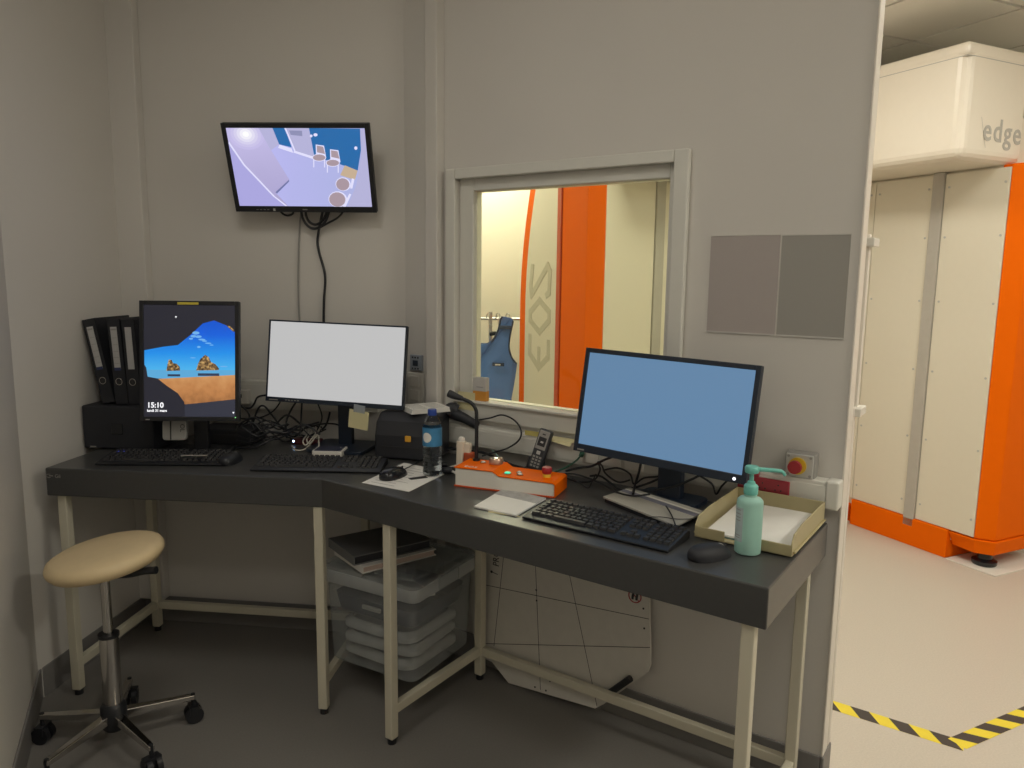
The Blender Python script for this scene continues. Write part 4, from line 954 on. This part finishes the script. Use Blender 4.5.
# ------------------------------------------------------------------ right: slim computer, tray, pump bottle
sl = thing('slim_computer', 'flat silver slim computer lying before the right monitor stand', 'computer', (0, 0, DZ))
qs = [FL(603, 497, DZ + .015), FL(676, 526, DZ + .015), FL(705, 512, DZ + .015), FL(630, 488, DZ + .015)]
P2 = [(p.x, p.y) for p in qs]; cx = sum(p[0] for p in P2) / 4; cy = sum(p[1] for p in P2) / 4
MB().prism([(cx + (p[0] - cx) * .96, cy + (p[1] - cy) * .96) for p in P2], 0, .011).build('underside', M_BLACK, sl)
MB().prism(P2, .011, .017).build('lid', mat('silver_lid', (.52, .50, .44), .35, .3), sl, bevel=.001)
a_, b_, c_, d_ = [Vector(p) for p in P2]
for t0, t1, m_ in ((.62, .78, mat('violet_grey_stripe', (.20, .20, .25), .4)), (.80, .86, M_WHITEP)):
    q4 = [a_.lerp(d_, t0), b_.lerp(c_, t0), b_.lerp(c_, t1), a_.lerp(d_, t1)]
    MB().prism([(p.x, p.y) for p in q4], .017, .0176).build('stripe', m_, sl)

ty = thing('letter_tray', 'olive-yellow plastic letter tray at the right end of the desk', 'letter tray', W_(-.56, 1.973, DZ), YW)
tw_, td_ = .244, .325; x0, x1, y0, y1 = -tw_ / 2, tw_ / 2, -td_ / 2, td_ / 2
MB().box(x0, x1, y0, y1, .004, .008).build('floor_panel', M_TRAY, ty, bevel=.001)
MB().box(x0, x1, y1 - .004, y1, .008, .062).build('back_wall', M_TRAY, ty, bevel=.0015)
def sidewall(xa, xb):
    pr_ = [(y0, .006), (y1, .006), (y1, .062), (y0 + .09, .062), (y0 + .02, .055), (y0, .034)]
    m = len(pr_); MB().add([(xa, y, z) for y, z in pr_] + [(xb, y, z) for y, z in pr_], [tuple(range(m)), tuple(range(2 * m - 1, m - 1, -1))] + [(i, m + i, m + (i + 1) % m, (i + 1) % m) for i in range(m)]).build('side_wall', M_TRAY, ty, bevel=.0012)
sidewall(x0, x0 + .004); sidewall(x1 - .004, x1)
MB().box(x0, x0 + .078, y0, y0 + .004, .004, .032).build('front_lip', M_TRAY, ty, bevel=.0015); MB().box(x1 - .078, x1, y0, y0 + .004, .004, .032).build('front_lip', M_TRAY, ty, bevel=.0015)
MB().box(x1, x1 + .006, y0 + .01, y1 - .004, .010, .014).build('side_rib', M_TRAY, ty, bevel=.001); MB().box(x0 - .006, x0, y0 + .01, y1 - .004, .010, .014).build('side_rib', M_TRAY, ty, bevel=.001)
for x in (x0 + .015, x1 - .015):
    for y in (y0 + .02, y1 - .02): MB().cyl((x, y, 0), (x, y, .005), .007, n=10).build('foot', M_TRAY, ty)
for i, (dx, dy, rz, m_, lab) in enumerate(((.0, .008, 0, mat('teal_folder', (.13, .25, .27), .6), 'teal folder at the bottom of the letter tray'), (-.004, .010, .01, M_PAPERG, 'grey printed sheet in the letter tray under the white sheets'), (.004, .006, -.02, M_PAPER, 'white sheet lying second from top in the letter tray'), (.0, .01, .025, M_PAPER, 'white blank sheet on top in the letter tray'))):
    o = MB().box(-.105, .105, -.148, .148, 0, .0022).build('paper_sheet', m_, loc=W_(-.56 + dx, 1.973 + dy, DZ + .0083 + i * .0032), rot=(R(.4 * i), 0, YW + rz)); tag(o, lab, 'paper', 'papers in the letter tray')

sa = thing('pump_bottle', 'translucent teal hand sanitizer pump bottle at the desk end', 'pump bottle', FL(746, 557, DZ) + Vector((.012, .03, 0)), R(-5))
sa.scale = (.87, .87, .965)
M_SAN = mat('teal_translucent_plastic', (.42, .70, .61), .3, var=.05, trans=.25, ior=1.2)
M_PUMP = mat('teal_pump_plastic', (.16, .50, .43), .35)
MB().lathe([(.030, 0), (.0355, .004), (.0360, .01), (.0360, .131), (.0350, .138), (.029, .144), (.0175, .148), (.0165, .158)], 36).build('body', M_SAN, sa, smooth=45)
MB().lathe([(.019, .154), (.0195, .155), (.0195, .174), (.0165, .178), (.012, .180), (.010, .186), (.0045, .188)], 28).build('collar', M_PUMP, sa, smooth=40)
MB().cyl((0, 0, .182), (0, 0, .210), .006, n=14).build('stem', M_PUMP, sa, smooth=40)
MB().lathe([(.010, .206), (.0185, .209), (.0195, .214), (.0195, .222), (.017, .225), (0, .225)], 24).build('pump_head', M_PUMP, sa, smooth=40)
MB().tube([(.012, 0, .217), (.04, 0, .2165), (.07, 0, .215), (.082, 0, .2125), (.09, 0, .204)], lambda t: .0058 - .0016 * t, 12).build('nozzle', M_PUMP, sa, smooth=50)
lbq = MB(); n = 10; rr_ = .0364; v = []
for i in range(n + 1):
    a = R(168) + R(62) * i / n; v += [(rr_ * math.cos(a), rr_ * math.sin(a), .035), (rr_ * math.cos(a), rr_ * math.sin(a), .122)]
lbq.add(v, [(2 * i, 2 * i + 2, 2 * i + 3, 2 * i + 1) for i in range(n)]); lq = lbq.build('label', mat('pale_label', (.46, .55, .56), .5, var=.1, scale=90), sa, smooth=60)
ls = MB()
for z in (.115, .105, .096, .088, .05, .044):
    v = []
    for i in range(6):
        a = R(185) + R(34) * i / 5; v += [(.0367 * math.cos(a), .0367 * math.sin(a), z), (.0367 * math.cos(a), .0367 * math.sin(a), z + .002)]
    ls.add(v, [(2 * i, 2 * i + 2, 2 * i + 3, 2 * i + 1) for i in range(5)])
ls.build('label_print', M_GREYP, lq)

# ------------------------------------------------------------------ desk cables
GA = 'black cables tangled behind the left monitors'
LA = 'black cable in the tangle between the two left monitors'
def fp(x, y, z=.0): return FL(x, y, DZ + z)
def bk(x, y, e=2.80): return PLN(Ed, e, x, y)
tang = [
    [bk(243, 446), bk(252, 425), bk(258, 409), bk(264, 406), bk(272, 415), bk(282, 427), bk(295, 433), bk(312, 438)],
    [bk(262, 440), bk(253, 432), bk(253, 418), bk(260, 418), bk(274, 424), bk(285, 429), bk(300, 430)],
    [bk(238, 418), bk(250, 419), bk(262, 417), bk(272, 412), bk(279, 404), bk(282, 396)],
    [bk(240, 405), bk(248, 412), bk(249, 420), bk(242, 426), bk(234, 432), bk(226, 437)],
    [bk(236, 428, 2.74), bk(248, 420, 2.74), bk(258, 436, 2.74), bk(268, 440, 2.74), bk(283, 432, 2.72), bk(297, 426, 2.72)],
    [bk(287, 438, 2.76), bk(286, 424, 2.76), bk(290, 412, 2.78), bk(296, 402, 2.80)],
    [bk(300, 436, 2.74), bk(301, 420, 2.76), bk(302, 402, 2.80)],
    [bk(236, 440, 2.70), bk(250, 443, 2.70), bk(262, 438, 2.70), bk(275, 436, 2.72), bk(290, 433, 2.72)],
    [bk(228, 446, 2.66), bk(243, 448, 2.66), bk(256, 447, 2.66), bk(268, 441, 2.68), bk(276, 438, 2.7)],
    [bk(318, 404), bk(322, 418), bk(316, 432), bk(310, 442)],
    [bk(330, 412), bk(326, 425), bk(318, 432), bk(305, 437), bk(290, 440)],
    [bk(345, 428), bk(335, 424), bk(322, 424), bk(306, 428)],
    [bk(236, 434, 2.68), bk(246, 439, 2.68), bk(254, 436, 2.68), bk(262, 430, 2.70), bk(266, 434, 2.7), bk(262, 440, 2.7)],
    [bk(268, 395, 2.835), bk(258, 397, 2.835), bk(254, 404, 2.835), bk(250, 408, 2.83), bk(244, 408, 2.83)],
]
_rt = random.Random(11)
for q in range(9):
    x0, y0 = _rt.uniform(236, 252), _rt.uniform(424, 447); x1, y1 = _rt.uniform(278, 330), _rt.uniform(418, 442); e0 = _rt.uniform(2.64, 2.80)
    tang.append([bk(x0 + (x1 - x0) * t_ / 5, y0 + (y1 - y0) * t_ / 5 + _rt.uniform(-11, 9) * (0 < t_ < 5), e0 + .01 * t_) for t_ in range(6)])
def clampz(pts, r): return [Vector((p.x, p.y, max(p.z, DZ + r + .0005))) for p in pts]
for i, t_ in enumerate(tang):
    r_ = (.004, .0035, .003, .004, .003)[i % 5]
    cable('cable', LA, clampz(t_, r_), r_, M_BLACK, GA)
GB = 'black cables tangled behind the right monitor'
LB = 'black cable in the tangle behind the right monitor'
def wk(x, y, d=2.08): return PLN(Dd, d, x, y)
tang2 = [
    [wk(566, 471), wk(578, 468), wk(592, 466), wk(604, 460), wk(614, 456), wk(624, 450)],
    [wk(566, 478), wk(580, 482), wk(594, 480), wk(600, 470), wk(598, 462), wk(602, 466), wk(606, 474), wk(618, 482), wk(630, 480)],
    [wk(590, 476), wk(600, 476), wk(612, 484), wk(622, 490), wk(640, 486), wk(656, 480), wk(668, 474)],
    [wk(604, 470), wk(618, 468), wk(630, 474), wk(634, 484), wk(644, 478), wk(660, 476), wk(672, 470)],
    [wk(596, 474, 2.04), wk(592, 482, 2.04), wk(588, 488, 2.04), wk(580, 483, 2.04), wk(572, 478, 2.04)],
    [wk(641, 462), wk(639, 472), wk(635, 485), wk(633, 494, 2.0)],
    [wk(560, 474, 2.06), wk(574, 474, 2.06), wk(588, 478, 2.06), wk(602, 484, 2.02), wk(616, 492, 2.0), wk(634, 496, 1.99), wk(650, 494, 2.0)],
    [wk(655, 490, 2.05), wk(676, 486, 2.05), wk(690, 480, 2.06), wk(705, 474, 2.08), wk(720, 478, 2.1)],
    [wk(700, 476), wk(712, 484), wk(716, 494), wk(722, 486), wk(730, 478)],
]
for i, t_ in enumerate(tang2):
    r_ = (.004, .003, .0035, .003, .002)[i % 5]
    cable('cable', LB, clampz(t_, r_), r_, M_BLACK, GB)
cable('cable', 'thin black cord falling across the silver slim computer', clampz([FL(666, 506, DZ + .03), FL(671, 514, DZ + .022), FL(675, 524, DZ + .020), FL(676, 529, DZ + .003)], .002), .002, M_BLACK)
cable('cable', 'thin dark wire lying along the silver slim computer', [FL(648, 517, DZ + .020), FL(662, 517, DZ + .020), FL(676, 519, DZ + .020), FL(690, 519, DZ + .020), FL(700, 519, DZ + .012)], .0012, M_BLACK)
gm = mat('green_cable', (.02, .10, .06), .5)
gc = thing('network_cable', 'green network cable plugged into the trunking by the right monitor', 'cable')
MB().tube([wk(581, 455, 2.13), wk(577, 460, 2.11), wk(570, 465, 2.08), wk(560, 470, 2.05), wk(548, 474, 2.02)], .003, 8).build('lead', gm, gc, smooth=60)
MB().tube([wk(583, 450, 2.15), wk(581, 456, 2.13)], .008, 8).build('plug', gm, gc)
cable('network_cable', 'pale green network cable between the console and the trunking', clampz([wk(492, 450, 2.12), wk(500, 458, 2.08), wk(508, 465, 2.03), wk(514, 470, 2.0)], .002), .002, mat('pale_green_cable', (.22, .38, .33), .5))
cable('cable', 'thick black cable behind the hand switch below the trunking', clampz([wk(440, 446, 2.12), wk(460, 450, 2.12), wk(480, 452, 2.12), wk(497, 458, 2.10), wk(515, 466, 2.09), wk(540, 472, 2.09)], .005), .005, M_BLACK)

# ================================================================== UNDER THE DESK
# storage tub on the low rails
M_WRAP = mat('crumpled_film', (.36, .355, .34), .45, var=.25, scale=25, bump=.6, bscale=30)
TBc = Vector((-.392, 2.600, .134)); TBr = R(-29.5)
tub = thing('storage_tub', 'clear plastic storage tub on the low desk rails', 'storage box', TBc, TBr)
mtub = bpy.data.materials.new('clear_tub_plastic'); mtub.use_nodes = True
_n = mtub.node_tree.nodes; _l = mtub.node_tree.links
_p = _n['Principled BSDF']; _p.inputs['Base Color'].default_value = (.62, .64, .64, 1); _p.inputs['Roughness'].default_value = .22
_t2 = _n.new('ShaderNodeBsdfTransparent'); _t2.inputs[0].default_value = (.93, .95, .95, 1); _m2 = _n.new('ShaderNodeMixShader'); _m2.inputs[0].default_value = .27
_nz = _n.new('ShaderNodeTexNoise'); _nz.inputs['Scale'].default_value = 9; _mr = _n.new('ShaderNodeMapRange'); _mr.inputs['To Min'].default_value = .16; _mr.inputs['To Max'].default_value = .36
_tc = _n.new('ShaderNodeTexCoord'); _l.new(_tc.outputs['Object'], _nz.inputs['Vector']); _l.new(_nz.outputs['Fac'], _mr.inputs['Value']); _l.new(_mr.outputs[0], _m2.inputs[0])
_l.new(_t2.outputs[0], _m2.inputs[1]); _l.new(_p.outputs[0], _m2.inputs[2]); _l.new(_m2.outputs[0], _n['Material Output'].inputs[0])
TL, TW, TH = .405, .375, .35
def shell(levels, n=5):
    mb = MB(); ring_n = None; v = []
    for (w, d, r, z) in levels: 
        rr2 = rrect(w, d, r, n); ring_n = len(rr2); v += [(p[0], p[1], z) for p in rr2]
    f = [(k * ring_n + i, k * ring_n + (i + 1) % ring_n, (k + 1) * ring_n + (i + 1) % ring_n, (k + 1) * ring_n + i) for k in range(len(levels) - 1) for i in range(ring_n)]
    f.append(tuple(range(ring_n - 1, -1, -1))); mb.add(v, f); return mb
shell([(TL - .05, TW - .045, .03, .0), (TL - .035, TW - .03, .03, .01), (TL - .01, TW - .01, .03, TH - .03), (TL, TW, .03, TH - .028), (TL, TW, .03, TH - .01)]).build('body', mtub, tub, smooth=40)
mrim = mtub.copy(); mrim.name = 'milky_tub_rim'
for q_ in mrim.node_tree.nodes:
    if q_.type == 'MAP_RANGE': q_.inputs['To Min'].default_value = .5; q_.inputs['To Max'].default_value = .65
rmb = shell([(TL + .006, TW + .006, .03, TH - .055), (TL + .010, TW + .010, .03, TH - .05), (TL + .010, TW + .010, .03, TH - .012), (TL + .004, TW + .004, .03, TH - .009)]); rmb.f.pop(); rmb.m.pop(); rmb.build('rim', mrim, tub, smooth=40)
lidm = MB(); lidm.prism(rrect(TL + .012, TW + .012, .03, 5), TH - .008, TH + .004).prism(rrect(TL - .06, TW - .06, .02, 5), TH + .004, TH + .012); lidm.build('lid', mtub, tub, smooth=30)
for sx in (-1, 1): MB().box(sx * (TL / 2 + .003) - .008, sx * (TL / 2 + .003) + .008, -.06, .06, TH - .05, TH - .008).build('clip', mtub, tub, bevel=.003)
for i, (z, m_, lab) in enumerate(((.03, M_WRAP, 'lowest'), (.078, M_WRAP, 'middle'), (.126, M_WRAP, 'upper'))):
    o = thing('wrapped_bundle', 'pale plastic-wrapped bundle inside the clear tub, %s of three' % lab, 'bundle', TBc + Vector((0, 0, z - .018)), TBr + R((-2, 3, -1)[i]), 'bundles inside the tub')
    shell([(.27, .25, .04, 0), (.32, .30, .05, .014), (.32, .30, .05, .03), (.28, .26, .05, .044)]).build('wrap', m_, o, smooth=60)
tr2 = thing('black_tray', 'dark blue-black tray with handles inside the top of the clear tub', 'tray', TBc + Vector((0, 0, .176)), TBr)
shell([(.30, .27, .03, 0), (.335, .30, .03, .01), (.355, .32, .03, .07)]).build('body', mat('navy_black_plastic', (.012, .018, .035), .5), tr2, smooth=40)
MB().box(-.04, .04, -.168, -.158, .04, .055).build('handle', M_GREYP, tr2, bevel=.003)
for i, (dx, dy, rz, tl, lab) in enumerate(((-.05, -.02, 20, 12, 'left'), (.06, -.03, -15, -10, 'right'))):
    o = MB().box(-.085, .085, -.05, .05, 0, .006).build('paper_bundle', M_PAPER, loc=TBc + Matrix.Rotation(TBr, 3, 'Z') @ Vector((dx, dy, .265)), rot=(R(tl), R(6), TBr + R(rz))); tag(o, 'white papers on the tray inside the clear tub, %s bundle' % lab, 'papers')
o = thing('blue_box', 'small dark blue box on the tray inside the clear tub', 'box', TBc + Matrix.Rotation(TBr, 3, 'Z') @ Vector((-.06, .075, .236)), TBr); MB().box(-.05, .05, -.03, .03, 0, .07).build('carton', mat('navy_card', (.015, .025, .07), .5), o, bevel=.002)
# books and folder on the tub lid
def slab(name, label, c, rz, w, d, h, m_cover, m_page):
    t = thing(name, label, 'binder' if 'binder' in name else 'folder', c, rz)
    MB().box(-w / 2, w / 2, -d / 2, d / 2, 0, .003).build('lower_cover', m_cover, t); MB().box(-w / 2, w / 2, -d / 2, d / 2, h - .003, h).build('upper_cover', m_cover, t)
    MB().box(-w / 2, -w / 2 + .003, -d / 2, d / 2, .003, h - .003).build('spine', m_cover, t); MB().box(-w / 2 + .004, w / 2 - .006, -d / 2 + .005, d / 2 - .005, .003, h - .003).build('pages', m_page, t)
slab('paper_folder', 'pale folder of papers lying on the tub lid under the grey binder', TBc + Vector((-.055, .0, TH + .0125)), R(38), .29, .22, .024, M_PAPER, mat('pinkish_pages', (.55, .42, .36), .8))
slab('grey_binder', 'grey binder lying on top of the pale folder on the tub', TBc + Vector((-.075, .01, TH + .037)), R(36), .30, .22, .032, mat('grey_binder_card', (.17, .17, .17), .6), M_BINDER)

# white positioning board leaning against the wall
bd = thing('positioning_board', 'white octagonal board with thin lines leaning on the wall under the desk', 'board', W_(0, 0), YW)
def bp(x, y):                                           # pixel -> point on the leaning board (plane D = 2.135 + .07 z)
    d = ray(x, y); n = Dd - Vector((0, 0, .07)); t = (2.140 - n.dot(CAM)) / n.dot(d); p = CAM + d * t
    return Vector((p.dot(Wd), p.dot(Dd), p.z))
ol = [bp(470, 600), bp(476, 655), bp(492, 662), bp(508.5, 683), bp(595, 708.5), bp(604, 704), bp(648, 672), bp(650.5, 664), bp(649, 596), bp(646, 520), bp(470, 500)]
for p in ol: p.z = max(p.z, .004); p.y = 2.140 + .07 * p.z
top_z = .72
ol[-1] = Vector((ol[0].x, 2.140 + .07 * top_z, top_z)); ol[-2] = Vector((ol[-3].x, 2.140 + .07 * top_z, top_z))
nb = len(ol)
MB().add([p - Vector((0, 0, 0)) for p in ol] + [p + Vector((0, .010, 0)) for p in ol], [tuple(range(nb)), tuple(range(2 * nb - 1, nb - 1, -1))] + [(i, nb + i, nb + (i + 1) % nb, (i + 1) % nb) for i in range(nb)]).build('panel', mat('white_board_plastic', (.66, .63, .57), .45), bd)
lm = MB()
for a, b in (((504, 553), (494, 646)), ((535.5, 563), (540.5, 690)), ((569, 572), (597, 706)), ((486, 585), (649, 619)), ((486, 643.5), (650, 647.5))):
    A, B2 = bp(*a), bp(*b); d = (B2 - A); n_ = Vector((-d.z, 0, d.x)).normalized() * .0011; e = Vector((0, -.0006, 0))
    lm.add([A + n_ + e, A - n_ + e, B2 - n_ + e, B2 + n_ + e], [(0, 1, 2, 3)])
for x, y in ((536.3, 590), (536.7, 600.5), (643.5, 608.5), (644.3, 628.3), (535, 687), (546, 690.5), (550, 681)):
    p = bp(x, y); lm.cyl(p + Vector((0, -.0012, 0)), p, .0035, n=8)
lm.build('lines', M_INK, bd)
A, B2 = bp(613, 690), bp(633, 676); e = Vector((0, -.018, 0))
MB().tube([A + e, B2 + e], .0115, 12).build('handle', M_BLACK, bd, smooth=50)
p = bp(635, 596); rg = MB(); n = 24
rg.tube([p + Vector((.022 * math.cos(2 * PI * i / n), -.001, .022 * math.sin(2 * PI * i / n))) for i in range(n + 1)], .0022, 6, smooth=1)
sg = rg.build('no_step_sign', M_RED, bd)
MB().tube([p + Vector((-.014, -.0008, .014)), p + Vector((.014, -.0008, -.014))], .0016, 6).build('sign_bar', M_RED, sg)
for dx in (-.007, .007): MB().tube([p + Vector((dx - .001, -.0012, -.012)), p + Vector((dx, -.0012, .0)), p + Vector((dx + .002, -.0012, .011))], lambda t: .0045 - .0015 * abs(t - .5), 8).build('footprint', M_INK, sg)
p = bp(499, 567); text('board_lettering', 'PROC', .040, M_INK, bd, p + Vector((0, -.0008, 0)), (R(90), R(-90), 0), depth=.0002, sx=.8)
p = bp(493, 572.5); am = MB(); am.tube([p + Vector((-.008, -.0008, .002)), p + Vector((.022, -.0008, -.002))], .0013, 6); am.cyl(p + Vector((-.006, -.002, .002)), p + Vector((-.006, 0, .002)), .005, n=8); am.build('arrow_mark', M_INK, bd)

# ------------------------------------------------------------------ stool
SP = Vector((-1.25, 2.225, 0))
st = thing('swivel_stool', 'round beige padded stool on chrome gas lift with five castors', 'stool', SP, 0)
tilt = (R(3.5), R(-7.2), 0)
seat = MB().lathe([(.0, .0), (.14, .0), (.156, .005), (.166, .018), (.168, .030), (.162, .043), (.145, .051), (.08, .056), (0, .056)], 48).build('seat', M_SEAT, st, smooth=60, loc=(.012, 0, .598), rot=tilt)
MB().box(-.06, .125, -.055, .05, -.026, .0).build('seat_plate', M_BLACK, st, bevel=.005, loc=(.0, 0, .600), rot=tilt)
MB().tube([(.03, -.03, .575), (.10, -.05, .588), (.15, -.055, .602), (.19, -.06, .608)], lambda t: .008 + .004 * t, 10).build('lever', M_BLACK, st, smooth=50)
MB().cyl((0, 0, .36), (0, 0, .60), .0145, n=20).build('piston', M_CHROME, st, smooth=40)
MB().cyl((0, 0, .365), (0, 0, .375), .031, n=24).build('column_cap', M_BLACK, st, smooth=40)
MB().cyl((0, 0, .13), (0, 0, .366), .0275, n=24).build('column', M_CHROME, st, smooth=40)
MB().lathe([(.028, .055), (.036, .065), (.04, .09), (.038, .135), (.03, .145)], 24).build('hub', M_BLACK, st, smooth=40)
for i in range(5):
    a = R(34 + 72 * i); d = Vector((math.cos(a), math.sin(a), 0)); n_ = Vector((-d.y, d.x, 0))
    am = MB(); v = []
    for q, w_, z0, z1 in ((.03, .014, .085, .115), (.24, .010, .078, .095)):
        for sgn in (-1, 1):
            for z in (z0, z1): v.append(d * q + n_ * w_ * sgn + Vector((0, 0, z)))
    am.add(v, [(0, 1, 3, 2), (4, 6, 7, 5), (0, 2, 6, 4), (1, 5, 7, 3), (0, 4, 5, 1), (2, 3, 7, 6)])
    ar = am.build('base_arm', M_CHROME, st, bevel=.003)
    cs_ = MB(); c0 = d * .235
    for sgn in (-1, 1): cs_.cyl(c0 + n_ * (.006 * sgn) + Vector((0, 0, .028)), c0 + n_ * (.022 * sgn) + Vector((0, 0, .028)), .028, n=18)
    cs_.cyl(c0 + Vector((0, 0, .05)), c0 + Vector((0, 0, .098)), .007, n=10); cs_.box(-.014, .014, -.024, .024, .03, .058, M=Matrix.Translation(c0) @ Matrix.Rotation(a, 4, 'Z'))
    cs_.build('castor', M_BLACK, ar, smooth=40)
